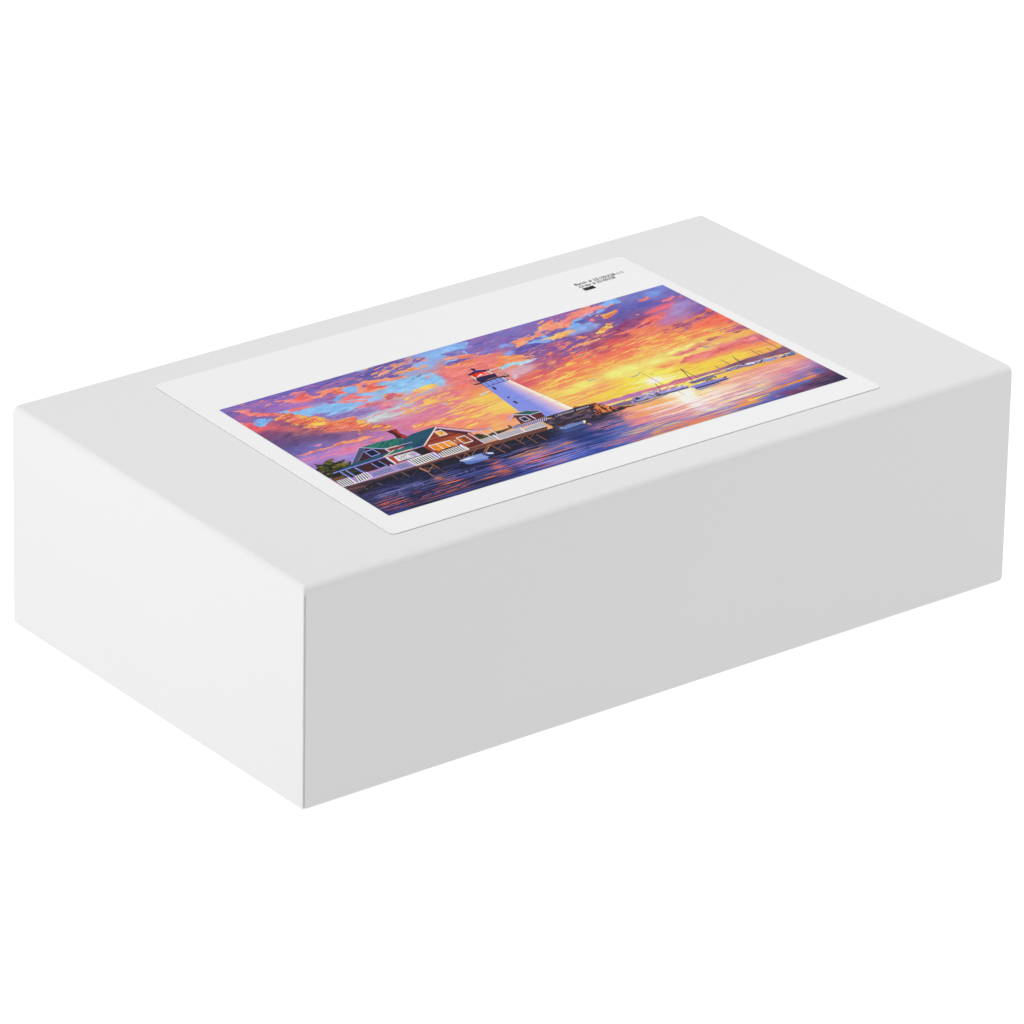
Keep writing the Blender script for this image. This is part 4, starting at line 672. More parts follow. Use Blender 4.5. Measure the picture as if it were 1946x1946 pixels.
M E4D8F0 :822.2,873.9 825.3,873.8 813.4,923.4 810.2,923.5|828.4,873.8 831.5,873.7 819.9,923.2 816.7,923.3|834.6,873.7 837.8,873.6 826.4,923.1 823.1,923.2|840.9,873.6 844.0,873.5 832.9,922.9 829.6,923.0|847.1,873.5 850.2,873.4 839.3,922.8 836.1,922.8|853.3,873.4 856.5,873.3 845.8,922.6 842.6,922.7|859.6,873.3 862.7,873.2 852.3,922.4 849.0,922.5|865.8,873.2 868.9,873.1 858.8,922.3 855.5,922.4|872.0,873.1 875.2,873.0 865.2,922.1 862.0,922.2|878.3,873.0 881.4,872.9 871.7,922.0 868.5,922.0|884.5,872.9 887.7,872.8 878.2,921.8 875.0,921.9|890.8,872.8 893.9,872.7 884.7,921.7 881.4,921.7|897.0,872.7 900.1,872.6 891.2,921.5 887.9,921.6|903.3,872.6 906.4,872.5 897.7,921.3 894.4,921.4|909.5,872.5 912.6,872.4 904.1,921.2 900.9,921.3|915.8,872.4 918.9,872.3 910.6,921.0 907.4,921.1|922.0,872.3 925.1,872.2 917.1,920.9 913.9,920.9|928.3,872.2 931.4,872.1 923.6,920.7 920.4,920.8|934.5,872.1 937.7,872.0 930.1,920.5 926.9,920.6|940.8,872.0 943.9,871.9 936.6,920.4 933.4,920.5
M E4DCF0 :944.3,876.6 940.0,924.5 947.9,918.5 952.1,870.6
P 584C68 :957,890 1055,879 1052,925 948,923
M E4D8F0 :959.9,885.9 962.9,885.5 952.6,922.6 949.3,922.6|965.9,885.1 968.9,884.7 959.1,922.8 955.8,922.7|972.0,884.3 975.0,883.9 965.6,922.9 962.3,922.8|978.0,883.5 981.0,883.1 972.1,923.0 968.8,923.0|984.0,882.7 987.1,882.3 978.6,923.2 975.3,923.1|990.1,881.9 993.1,881.5 985.1,923.3 981.8,923.2|996.1,881.1 999.2,880.7 991.6,923.4 988.3,923.4|1002.2,880.3 1005.2,879.9 998.1,923.6 994.8,923.5|1008.2,879.5 1011.3,879.1 1004.6,923.7 1001.3,923.6|1014.3,878.7 1017.3,878.3 1011.1,923.8 1007.8,923.8|1020.3,877.9 1023.4,877.5 1017.6,924.0 1014.3,923.9|1026.4,877.1 1029.4,876.7 1024.1,924.1 1020.8,924.0|1032.4,876.3 1035.5,875.9 1030.6,924.2 1027.3,924.2|1038.5,875.5 1041.5,875.1 1037.1,924.4 1033.9,924.3|1044.6,874.7 1047.6,874.3 1043.6,924.5 1040.4,924.4|1050.6,873.9 1053.7,873.5 1050.1,924.7 1046.9,924.6
M F0E8F0 :806.7,925.9 941.2,922.7 943.9,917.9 809.3,921.2|940.0,922.7 1050.9,927.1 1053.8,922.3 942.8,917.9
P 442830 :511,885 641,880 638,924 507,924
M F4E8EC :515.0,879.8 520.8,879.5 515.7,923.8 509.7,923.8|526.7,879.2 532.6,879.0 527.5,923.9 521.6,923.8|538.4,878.7 544.3,878.5 539.4,923.9 533.5,923.9|550.2,878.2 556.0,878.0 551.3,923.9 545.3,923.9|561.9,877.7 567.8,877.5 563.2,924.0 557.2,924.0|573.7,877.2 579.5,876.9 575.1,924.0 569.1,924.0|585.4,876.7 591.3,876.4 587.0,924.1 581.0,924.0|597.2,876.2 603.1,875.9 598.9,924.1 592.9,924.1|609.0,875.7 614.8,875.4 610.8,924.2 604.8,924.1|620.7,875.1 626.6,874.9 622.7,924.2 616.7,924.2|632.5,874.6 638.4,874.4 634.6,924.2 628.6,924.2
M ECE4F4 :636.6,873.9 638.9,934.3 648.5,925.9 646.2,865.5
M 9088D0 :643.5,876.1 643.3,890.9 649.1,886.1 649.2,871.3
M F4ECF0 :504.3,932.1 640.8,931.4 643.7,926.1 507.2,926.7
P 2C2430 :382,876 500,873 493,923 373,929
M F4E8EC :385.9,869.6 392.4,869.4 382.6,928.4 376.0,928.8|399.0,869.3 405.6,869.1 396.0,927.7 389.3,928.1|412.1,868.9 418.7,868.7 409.3,927.1 402.7,927.4|425.3,868.6 431.9,868.4 422.7,926.4 416.0,926.7|438.4,868.2 445.0,868.0 436.1,925.7 429.4,926.0|451.6,867.9 458.2,867.7 449.4,925.0 442.7,925.4|464.8,867.5 471.3,867.3 462.8,924.3 456.1,924.7|477.9,867.2 484.5,867.0 476.2,923.6 469.5,924.0|491.1,866.8 497.7,866.6 489.6,923.0 482.9,923.3
M F0E8F4 :493.9,868.2 497.4,936.4 504.0,930.5 500.6,862.3
M 9490DC :503.1,865.9 498.8,933.9 506.4,927.9 510.7,859.9
M F4ECF0 :370.8,936.4 486.8,930.5 489.9,924.6 373.9,930.5
M 8C84D0 :365.6,894.0 357.2,938.6 365.5,933.2 373.9,888.5
P 8498D0 b=0:541,998 592,986 663,989 671,1032 650,1047 596,1031 558,1022
P 5C74B8 b=1:554,1019 597,1030 652,1044 662,1055 616,1053 563,1051 548,1036
P F0F0FC b=0:543,999 586,995 628,1002 583,1009
P 283060 b=0:662,996 696,1024 697,1037 671,1032 660,1008
P C8D4F4 b=0:680,991 708,1008 705,1021 685,1014
P 485888 b=1:663,989 682,993 677,1019 663,1009
P 2C3028 r=6 b=0:34,684 43,714 63,704 91,684 126,681 104,708 109,720 161,712 124,746 168,749 156,776 186,819 161,864 63,881 5,880 5,842 0,734
N 847430 l=22 w=12 c=.28 s=151 b=4 ang=-1:30,689 63,704 91,684 126,681 109,720 159,715 167,751 136,777 43,791 14,810 1,732
N 4C5028 l=26 w=12 c=.3 s=152 b=4 ang=-1:27,695 122,686 167,751 182,824 125,839 15,856 6,773
P 704838 r=4 b=3:6,835 59,848 65,860 8,875 1,862
P 3C2830 b=0:160,809 295,800 315,806 502,797 504,865 300,874 162,872
N 50303C l=120 w=4 c=.4 s=153 b=1 ang=-1:160,809 295,800 296,871 162,872
P 402830 b=0:280,660 360,727 355,763 181,778 158,773
N 58303C l=120 w=4 c=.35 s=154 b=1 ang=-1:273,675 359,730 353,762 181,778
P 54546C b=0:276,655 289,678 192,769 156,772
P 28566C b=0:45,799 157,774 357,761 381,759 308,787 46,807
P 28566C b=0:374,784 484,685 516,674 579,671 663,666 507,792 452,792 308,787 381,759 461,741
P 1E4058 b=8 a=.5:476,767 575,724 506,792 453,791
P 307C6C b=0:280,656 374,656 460,667 502,723 489,738 364,727
N 28585C l=60 w=5 c=.4 s=155 b=1 ang=-43:280,656 374,656 460,667 502,723 489,738 364,727
P 28586C b=3:478,689 499,688 502,722 489,736 452,731 461,709
P 2C7470 b=0:377,761 469,768 463,786 394,789 307,789
P 7C4030 b=0:361,734 473,739 444,751 367,756
P 48303C b=3:429,739 473,739 444,751
M ECD0C0 :360.3,731.8 417.0,734.3 420.4,728.2 363.7,725.7
M 98A0D8 :416.1,733.7 489.6,738.3 492.5,733.3 418.9,728.7
M 8898F0 :277.9,650.8 153.8,770.3 154.4,775.0 278.5,655.6
M 7080C0 :287.9,676.8 192.5,764.9 192.7,767.5 288.1,679.5
M A0B0F4 :274.9,658.2 360.4,732.8 364.3,727.6 278.7,653.0
M D8C8F0 :354.9,727.2 353.8,764.4 360.3,758.9 361.5,721.7
M F0D4A8 :305.2,791.7 379.1,762.2 381.0,756.9 307.1,786.5
M ECCCC4 :304.8,791.5 392.7,792.1 395.6,786.6 307.7,786.0|391.4,792.0 452.0,793.5 455.1,787.9 394.4,786.5
M 8890E0 :450.8,793.4 505.5,796.2 508.6,790.7 453.8,787.9
M 8890E8 :41.2,803.9 170.2,800.5 173.6,793.9 44.5,797.4|168.7,800.5 302.2,795.0 305.7,788.4 172.0,794.0
P 302C48 b=0:46,807 302,796 316,805 160,809 57,808
P 20203C b=0:271,707 310,703 311,752 271,754
M 8494E4 :266.8,707.1 312.3,703.3 315.4,697.2 269.8,701.0|310.7,701.5 311.0,757.0 315.8,752.9 315.5,697.3|315.7,750.9 268.6,755.1 265.5,761.2 312.6,757.0|270.2,757.0 271.4,701.1 266.6,705.1 265.4,761.0
P 20203C b=0:232,813 265,811 268,867 232,870
M 8890D8 :225.8,811.8 227.4,875.1 232.1,871.0 230.6,807.7|227.5,875.2 269.5,871.8 272.5,865.8 230.5,869.2
M 8890D8 :264.3,809.7 268.4,871.3 272.3,867.8 268.1,806.1
P 4C2830 b=0:463,587 494,586 485,689 459,669 470,632
P A83C28 b=0:488,585 513,589 501,633 511,684 483,689 487,639
N 702820 l=20 w=6 c=.3 s=156 b=1 ang=-1:488,585 513,589 501,633 511,684 483,689
P A84830 b=0:317,803 343,802 335,863 376,871 318,872 311,858
P 2C262A b=0:345,796 500,800 503,864 438,867 445,801 349,806
P E8DCEC b=0:342,811 359,809 442,811 447,861 401,863 333,860
P C4B4EC b=6:442,815 446,861 408,862 410,832
M 2C2440 :354.5,811.2 365.1,811.6 364.7,814.1 354.1,813.8|354.1,813.8 356.3,813.8 355.9,816.4 353.8,816.3|353.8,816.3 355.9,816.4 355.5,818.9 353.4,818.8|353.4,818.8 361.9,819.1 361.6,821.6 353.0,821.4|353.0,821.4 355.2,821.4 354.8,824.0 352.7,823.9|352.7,823.9 354.8,824.0 354.4,826.5 352.3,826.5|352.3,826.5 354.4,826.5 354.1,829.0 351.9,829.0|367.2,811.6 377.7,812.0 377.4,814.5 366.8,814.2|371.1,814.3 373.2,814.4 372.9,816.9 370.8,816.8|370.8,816.8 372.9,816.9 372.6,819.4 370.5,819.3|370.5,819.3 372.6,819.4 372.3,821.9 370.2,821.9|370.2,821.9 372.3,821.9 372.0,824.4 369.8,824.4|369.8,824.4 372.0,824.4 371.7,826.9 369.5,826.9|365.2,826.8 376.0,827.1 375.7,829.6 364.9,829.3|382.0,812.1 390.4,812.4 390.2,814.9 381.7,814.6|379.6,814.6 381.7,814.6 381.4,817.2 379.3,817.1|379.3,817.1 381.4,817.2 381.1,819.7 379.0,819.6|381.1,819.7 387.6,819.8 387.3,822.3 380.9,822.2|387.3,822.3 389.4,822.4 389.2,824.9 387.1,824.8|387.1,824.8 389.2,824.9 389.0,827.4 386.8,827.3|378.2,827.1 386.8,827.3 386.6,829.8 377.9,829.6|392.5,812.5 394.6,812.6 394.4,815.1 392.3,815.0|401.0,812.8 403.1,812.8 402.9,815.3 400.8,815.3|392.3,815.0 394.4,815.1 394.2,817.5 392.1,817.5|400.8,815.3 402.9,815.3 402.7,817.8 400.6,817.7|392.1,817.5 394.2,817.5 394.0,820.0 391.8,820.0|400.6,817.7 402.7,817.8 402.5,820.3 400.4,820.2|391.8,820.0 402.5,820.3 402.3,822.8 391.6,822.5|391.6,822.5 393.7,822.5 393.5,825.0 391.4,824.9|400.2,822.7 402.3,822.8 402.1,825.2 400.0,825.2|391.4,824.9 393.5,825.0 393.3,827.5 391.1,827.4|400.0,825.2 402.1,825.2 401.9,827.7 399.8,827.7|391.1,827.4 393.3,827.5 393.1,830.0 390.9,829.9|399.8,827.7 401.9,827.7 401.7,830.2 399.6,830.1|405.2,812.9 415.8,813.3 415.6,815.7 405.0,815.4|409.3,815.5 411.4,815.6 411.2,818.1 409.1,818.0|409.1,818.0 411.2,818.1 411.1,820.5 408.9,820.5|408.9,820.5 411.1,820.5 410.9,823.0 408.7,822.9|408.7,822.9 410.9,823.0 410.7,825.5 408.6,825.4|408.6,825.4 410.7,825.5 410.6,827.9 408.4,827.9|404.1,827.8 414.9,828.0 414.7,830.5 403.9,830.2|417.9,813.3 420.0,813.4 419.9,815.9 417.8,815.8|426.4,813.6 428.5,813.7 428.4,816.1 426.3,816.1|417.8,815.8 422.0,815.9 421.9,818.4 417.6,818.3|426.3,816.1 428.4,816.1 428.3,818.6 426.1,818.5|417.6,818.3 421.9,818.4 421.8,820.8 417.5,820.7|426.1,818.5 428.3,818.6 428.2,821.0 426.0,821.0|417.5,820.7 419.6,820.8 419.5,823.2 417.3,823.2|421.8,820.8 423.9,820.9 423.8,823.4 421.6,823.3|426.0,821.0 428.2,821.0 428.1,823.5 425.9,823.4|417.3,823.2 419.5,823.2 419.3,825.7 417.2,825.6|423.8,823.4 428.1,823.5 428.0,825.9 423.7,825.8|417.2,825.6 419.3,825.7 419.2,828.1 417.0,828.1|423.7,825.8 428.0,825.9 427.9,828.4 423.5,828.3|417.0,828.1 419.2,828.1 419.1,830.6 416.9,830.6|425.7,828.3 427.9,828.4 427.8,830.8 425.6,830.8|432.7,813.8 441.2,814.1 441.1,816.6 432.6,816.3|430.5,816.2 432.6,816.3 432.5,818.7 430.4,818.7|430.4,818.7 432.5,818.7 432.5,821.2 430.3,821.1|430.3,821.1 432.5,821.2 432.4,823.6 430.2,823.5|436.7,821.3 441.0,821.4 441.0,823.8 436.7,823.7|430.2,823.5 432.4,823.6 432.3,826.0 430.1,826.0|438.8,823.8 441.0,823.8 440.9,826.3 438.7,826.2|430.1,826.0 432.3,826.0 432.2,828.5 430.0,828.4|438.7,826.2 440.9,826.3 440.8,828.7 438.7,828.6|432.2,828.5 440.8,828.7 440.8,831.1 432.1,830.9
M 2C2440 :350.4,828.8 357.8,829.0 357.6,831.3 350.2,831.1|350.2,831.1 352.1,831.1 351.8,833.4 350.0,833.4|357.6,831.3 359.5,831.3 359.3,833.6 357.4,833.6|350.0,833.4 351.8,833.4 351.6,835.7 349.8,835.7|357.4,833.6 359.3,833.6 359.0,835.9 357.2,835.9|349.8,835.7 357.2,835.9 357.0,838.1 349.6,838.0|349.6,838.0 351.4,838.0 351.2,840.3 349.4,840.3|357.0,838.1 358.8,838.2 358.6,840.5 356.8,840.4|349.4,840.3 351.2,840.3 351.0,842.6 349.1,842.6|356.8,840.4 358.6,840.5 358.4,842.8 356.6,842.7|349.1,842.6 356.6,842.7 356.4,845.0 348.9,844.9|363.3,829.1 368.9,829.3 368.7,831.5 363.2,831.4|361.3,831.4 363.2,831.4 363.0,833.7 361.1,833.6|368.7,831.5 370.6,831.6 370.4,833.9 368.5,833.8|361.1,833.6 363.0,833.7 362.8,836.0 360.9,835.9|368.5,833.8 370.4,833.9 370.2,836.1 368.3,836.1|360.9,835.9 370.2,836.1 370.0,838.4 360.7,838.2|360.7,838.2 362.6,838.3 362.4,840.6 360.5,840.5|368.1,838.4 370.0,838.4 369.8,840.7 367.9,840.7|360.5,840.5 362.4,840.6 362.2,842.8 360.3,842.8|367.9,840.7 369.8,840.7 369.6,843.0 367.8,842.9|360.3,842.8 362.2,842.8 362.0,845.1 360.1,845.1|367.8,842.9 369.6,843.0 369.4,845.2 367.6,845.2|372.6,829.4 381.8,829.6 381.7,831.9 372.4,831.6|376.1,831.7 378.0,831.8 377.8,834.0 375.9,834.0|375.9,834.0 377.8,834.0 377.6,836.3 375.7,836.3|375.7,836.3 377.6,836.3 377.4,838.6 375.6,838.5|375.6,838.5 377.4,838.6 377.2,840.8 375.4,840.8|375.4,840.8 377.2,840.8 377.1,843.1 375.2,843.1|371.5,843.0 380.8,843.2 380.6,845.4 371.3,845.3|383.7,829.7 392.9,829.9 392.8,832.2 383.5,831.9|387.2,832.0 389.1,832.1 388.9,834.3 387.1,834.3|387.1,834.3 388.9,834.3 388.7,836.6 386.9,836.5|386.9,836.5 388.7,836.6 388.6,838.8 386.7,838.8|386.7,838.8 388.6,838.8 388.4,841.1 386.5,841.0|386.5,841.0 388.4,841.1 388.2,843.3 386.4,843.3|386.4,843.3 388.2,843.3 388.1,845.5 386.2,845.5|407.7,830.3 413.3,830.5 413.2,832.7 407.6,832.6|405.7,832.5 407.6,832.6 407.5,834.8 405.6,834.7|413.2,832.7 415.0,832.7 414.9,834.9 413.0,834.9|405.6,834.7 407.5,834.8 407.3,837.0 405.5,836.9|413.0,834.9 414.9,834.9 414.7,837.2 412.9,837.1|405.5,836.9 414.7,837.2 414.6,839.4 405.3,839.2|405.3,839.2 407.2,839.2 407.0,841.4 405.2,841.4|412.7,839.3 414.6,839.4 414.5,841.6 412.6,841.5|405.2,841.4 407.0,841.4 406.9,843.6 405.0,843.6|412.6,841.5 414.5,841.6 414.3,843.8 412.5,843.7|405.0,843.6 406.9,843.6 406.7,845.8 404.9,845.8|412.5,843.7 414.3,843.8 414.2,846.0 412.3,845.9|417.0,830.6 418.9,830.6 418.7,832.8 416.9,832.8|424.4,830.8 426.3,830.9 426.1,833.0 424.3,833.0|416.9,832.8 420.6,832.9 420.5,835.1 416.7,835.0|424.3,833.0 426.1,833.0 426.0,835.2 424.2,835.2|416.7,835.0 420.5,835.1 420.3,837.3 416.6,837.2|424.2,835.2 426.0,835.2 425.9,837.4 424.0,837.4|416.6,837.2 418.5,837.2 418.3,839.4 416.5,839.4|420.3,837.3 422.2,837.3 422.0,839.5 420.2,839.5|424.0,837.4 425.9,837.4 425.8,839.6 423.9,839.5|416.5,839.4 418.3,839.4 418.2,841.6 416.3,841.6|422.0,839.5 425.8,839.6 425.6,841.8 421.9,841.7|416.3,841.6 418.2,841.6 418.1,843.8 416.2,843.8|421.9,841.7 425.6,841.8 425.5,843.9 421.8,843.9|416.2,843.8 418.1,843.8 417.9,846.0 416.1,846.0|423.7,843.9 425.5,843.9 425.4,846.1 423.5,846.1|428.1,830.9 435.5,831.1 435.4,833.3 428.0,833.1|428.0,833.1 429.9,833.1 429.7,835.3 427.9,835.3|435.4,833.3 437.3,833.3 437.2,835.5 435.3,835.4|427.9,835.3 429.7,835.3 429.6,837.5 427.8,837.4|435.3,835.4 437.2,835.5 437.1,837.7 435.2,837.6|427.8,837.4 429.6,837.5 429.5,839.7 427.6,839.6|435.2,837.6 437.1,837.7 436.9,839.8 435.1,839.8|427.6,839.6 429.5,839.7 429.4,841.8 427.5,841.8|435.1,839.8 436.9,839.8 436.8,842.0 435.0,841.9|427.5,841.8 429.4,841.8 429.3,844.0 427.4,844.0|435.0,841.9 436.8,842.0 436.7,844.1 434.9,844.1|427.4,844.0 434.9,844.1 434.7,846.3 427.3,846.2
M 2C2440 :349.3,846.7 360.6,847.0 360.3,849.3 349.0,849.1|353.5,849.2 355.8,849.2 355.5,851.5 353.2,851.5|353.2,851.5 355.5,851.5 355.2,853.8 352.9,853.8|352.9,853.8 355.2,853.8 354.9,856.1 352.6,856.1|352.6,856.1 354.9,856.1 354.6,858.4 352.3,858.4|352.3,858.4 354.6,858.4 354.3,860.7 352.0,860.8|352.0,860.8 354.3,860.7 354.0,863.1 351.7,863.1|365.1,847.1 371.9,847.2 371.6,849.5 364.8,849.4|362.6,849.3 364.8,849.4 364.6,851.6 362.3,851.6|371.6,849.5 373.9,849.5 373.7,851.8 371.4,851.7|362.3,851.6 364.6,851.6 364.3,853.9 362.0,853.9|371.4,851.7 373.7,851.8 373.4,854.0 371.2,854.0|362.0,853.9 373.4,854.0 373.2,856.2 361.8,856.2|361.8,856.2 364.0,856.2 363.8,858.5 361.5,858.4|370.9,856.2 373.2,856.2 373.0,858.5 370.7,858.5|361.5,858.4 363.8,858.5 363.5,860.7 361.2,860.7|370.7,858.5 373.0,858.5 372.8,860.7 370.5,860.7|361.2,860.7 363.5,860.7 363.3,863.0 360.9,863.0|370.5,860.7 372.8,860.7 372.5,862.9 370.2,862.9|378.6,847.4 387.7,847.6 387.5,849.8 378.4,849.6|376.2,849.6 378.4,849.6 378.2,851.8 375.9,851.8|375.9,851.8 378.2,851.8 378.0,854.0 375.7,854.0|375.7,854.0 378.0,854.0 377.8,856.3 375.5,856.2|375.5,856.2 377.8,856.3 377.6,858.5 375.3,858.5|375.3,858.5 377.6,858.5 377.4,860.7 375.1,860.7|377.4,860.7 386.6,860.7 386.5,862.8 377.2,862.9|389.9,847.6 392.2,847.7 392.0,849.8 389.8,849.8|399.0,847.8 401.2,847.9 401.1,850.0 398.8,850.0|389.8,849.8 392.0,849.8 391.9,852.0 389.6,852.0|396.6,849.9 398.8,850.0 398.7,852.1 396.4,852.1|389.6,852.0 391.9,852.0 391.7,854.2 389.4,854.1|394.2,852.0 396.4,852.1 396.3,854.2 394.0,854.2|389.4,854.1 394.0,854.2 393.9,856.3 389.3,856.3|389.3,856.3 391.6,856.3 391.4,858.5 389.1,858.5|393.9,856.3 396.2,856.4 396.0,858.5 393.7,858.5|389.1,858.5 391.4,858.5 391.3,860.6 389.0,860.7|396.0,858.5 398.3,858.5 398.2,860.6 395.9,860.6|389.0,860.7 391.3,860.6 391.1,862.8 388.8,862.8|398.2,860.6 400.5,860.6 400.4,862.7 398.1,862.8|403.5,847.9 405.7,848.0 405.6,850.1 403.4,850.0|403.4,850.0 405.6,850.1 405.5,852.2 403.3,852.2|403.3,852.2 405.5,852.2 405.4,854.3 403.2,854.3|403.2,854.3 405.4,854.3 405.4,856.4 403.1,856.4|403.1,856.4 405.4,856.4 405.3,858.5 402.9,858.5|402.9,858.5 405.3,858.5 405.2,860.6 402.8,860.6|402.8,860.6 414.4,860.6 414.4,862.6 402.7,862.7|417.0,848.2 428.3,848.5 428.3,850.5 417.0,850.3|417.0,850.3 419.3,850.3 419.2,852.4 416.9,852.3|416.9,852.3 419.2,852.4 419.2,854.4 416.9,854.4|416.9,854.4 426.0,854.5 426.0,856.5 416.8,856.5|416.8,856.5 419.1,856.5 419.1,858.5 416.8,858.5|416.8,858.5 419.1,858.5 419.1,860.6 416.7,860.6|416.7,860.6 428.3,860.5 428.3,862.6 416.7,862.6
P 984030 b=0:505,796 523,796 519,844 536,887 516,889 504,865
M F4DCD4 :308.6,803.1 306.4,875.5 316.0,867.7 318.1,795.2
M 9090E8 :305.6,805.5 303.6,875.5 307.0,872.7 309.1,802.6
M 8088D8 :70.2,810.2 71.2,882.9 78.8,876.3 77.9,803.5
M 8088D8 :98.3,810.0 98.1,882.1 105.8,875.6 106.0,803.5
M 8088D8 :142.7,810.3 148.1,886.4 156.7,878.6 151.3,802.5
P 40323E b=0:2,930 152,942 369,936 505,929 479,965 358,960 149,971 -1,1001 1,970
N 70504C l=220 w=5 c=.45 s=157 b=1 ang=3:-2,937 132,948 171,963 130,973 1,999 1,970
P 24222C b=1:134,968 252,965 358,960 483,960 438,1022 327,1023 168,1014 83,994 53,989
N 2C3058 l=150 w=4 c=.4 s=158 b=8 ang=0:123,984 336,991 456,996 430,1032 157,1029
P 2C2834 b=2:10,1005 123,984 138,1009 61,1025 17,1041
M 8E5C48 :360.6,947.4 495.6,945.0 500.9,935.2 365.8,937.7
M 5C4448 :144.9,952.4 363.2,946.3 367.3,938.7 148.9,944.8
M A87860 :361.5,965.6 372.2,1019.6 382.5,1009.5 371.8,955.4
M 865644 :427.2,958.7 428.7,1014.7 435.6,1008.7 434.2,952.7
M A07860 :375.8,1013.4 425.3,975.7 425.6,972.3 376.1,1010.0
M 906850 :381.2,974.2 418.6,1002.0 420.9,999.0 383.5,971.1
M 584450 :226.8,951.0 229.9,1005.0 235.9,999.6 232.8,945.6
M 685058 :278.2,952.5 281.2,1007.2 288.9,1000.3 286.0,945.7
M 504450 :236.9,1010.3 279.0,979.9 279.4,976.8 237.3,1007.3
M 504450 :289.4,1015.6 353.2,969.0 353.6,965.9 289.8,1012.5
M 605070 :133.8,984.6 143.2,1011.5 149.8,1004.4 140.4,977.5
M 605060 :66.8,986.6 69.5,1012.8 74.6,1008.1 71.9,981.9
M 504048 :81.3,1011.5 109.7,990.8 110.2,986.9 81.7,1007.6
P 2C2430 :8,876 74,875 70,928 4,929
M F0E4F0 :11.2,869.7 16.7,869.6 11.8,928.7 6.3,928.8|22.1,869.5 27.6,869.4 22.9,928.6 17.3,928.7|33.1,869.4 38.6,869.3 33.9,928.5 28.4,928.6|44.1,869.2 49.6,869.1 44.9,928.4 39.4,928.5|55.1,869.0 60.6,868.9 55.9,928.3 50.4,928.4|66.1,868.8 71.6,868.7 67.0,928.2 61.5,928.3
M 9490E4 :73.0,877.1 69.6,939.1 77.3,933.1 80.7,871.0
M F4ECF4 :68.4,876.5 66.1,932.8 71.2,928.7 73.5,872.4
P 283060 :96,881 154,874 146,927 78,934
M F0E4F4 :101.1,874.4 106.7,873.7 87.9,932.5 81.0,933.2|112.3,873.0 118.0,872.4 101.6,931.2 94.8,931.9|123.6,871.7 129.2,871.0 115.4,929.9 108.5,930.6|134.8,870.3 140.5,869.6 129.2,928.6 122.3,929.3|146.1,868.9 151.7,868.3 143.0,927.3 136.1,928.0
M 8C90E4 :159.3,879.3 150.7,940.0 161.7,932.3 170.3,871.5
M F8ECE0 :157.9,872.2 149.6,930.8 155.5,926.6 163.9,868.0
P 24243C :172,891 271,881 271,924 162,928
M A0A0E8 :175.4,885.9 179.9,885.5 169.8,927.6 164.8,927.8|184.3,885.0 188.8,884.6 179.7,927.2 174.7,927.4|193.2,884.1 197.7,883.7 189.5,926.8 184.6,927.0|202.2,883.2 206.6,882.8 199.4,926.5 194.5,926.6|211.1,882.3 215.6,881.9 209.3,926.1 204.4,926.3|220.0,881.4 224.5,881.0 219.2,925.7 214.3,925.9|229.0,880.5 233.4,880.1 229.1,925.3 224.2,925.5|237.9,879.6 242.4,879.2 239.0,925.0 234.1,925.2|246.8,878.7 251.3,878.3 249.0,924.6 244.0,924.8|255.8,877.8 260.3,877.4 258.9,924.2 253.9,924.4|264.8,876.9 269.2,876.5 268.8,923.8 263.8,924.0
M 9098E8 :275.9,879.0 274.2,932.5 285.4,923.3 287.2,869.8
M F8ECE0 :284.5,865.7 284.9,883.1 289.3,879.3 288.8,861.9
P 303050 :295,886 353,883 354,930 288,931
M A0A4EC :298.2,880.2 303.0,880.0 295.9,930.9 290.4,931.0|307.8,879.7 312.6,879.5 306.9,930.7 301.4,930.8|317.4,879.2 322.2,879.0 317.8,930.5 312.3,930.6|327.0,878.8 331.8,878.5 328.8,930.2 323.3,930.3|336.6,878.3 341.4,878.1 339.8,930.0 334.3,930.1|346.2,877.8 351.1,877.6 350.8,929.8 345.3,929.9
M 8C90E4 :359.3,873.7 358.9,935.4 366.8,928.8 367.1,867.1
M F8F0E4 :365.9,874.4 367.1,933.5 373.6,927.9 372.4,868.8
P 282430 :377,876 490,875 489,927 374,929
M F4E8F4 :380.5,869.4 386.7,869.4 383.6,928.8 377.2,928.9|393.0,869.3 399.2,869.3 396.4,928.6 390.0,928.7|405.4,869.2 411.7,869.2 409.2,928.4 402.8,928.5|417.9,869.2 424.2,869.1 421.9,928.1 415.6,928.2|430.4,869.1 436.7,869.0 434.7,927.9 428.3,928.0|442.9,869.0 449.2,869.0 447.5,927.7 441.1,927.8|455.5,868.9 461.7,868.9 460.4,927.4 453.9,927.5|468.0,868.8 474.2,868.8 473.2,927.2 466.8,927.3|480.5,868.7 486.8,868.7 486.0,927.0 479.6,927.1
M 9490E0 :491.6,868.8 488.9,931.0 496.8,924.7 499.5,862.3
M F8F0F0 :502.0,869.9 497.8,923.6 502.2,920.2 506.4,866.5
M F4ECF4 :1.8,933.5 76.4,936.5 79.1,931.6 4.4,928.7|75.4,936.5 144.7,930.9 147.2,926.1 77.8,931.7
M A8A8EC :158.3,933.4 274.3,930.3 276.9,925.4 160.9,928.6|273.1,930.3 351.6,933.7 354.3,928.9 275.8,925.4
M F4ECF4 :368.8,933.8 487.3,930.9 490.0,926.0 371.4,928.9
N 7478A8 l=16 w=9 c=.2 s=161 b=12 ang=84:146,1068 356,1074 349,1107 154,1126 127,1108
N 9090C0 l=20 w=8 c=.2 s=162 b=12 ang=0:150,1085 174,1094 163,1177 143,1178
N F08850 l=24 w=7 c=.45 s=163 b=12 ang=0:367,1073 400,1074 367,1120 351,1109
N 6C70A4 l=16 w=8 c=.2 s=164 b=10 ang=85:424,1098 555,1087 565,1102 431,1127"""
CWD, CHT = 2400, 1260
rng = np.random.default_rng(7)

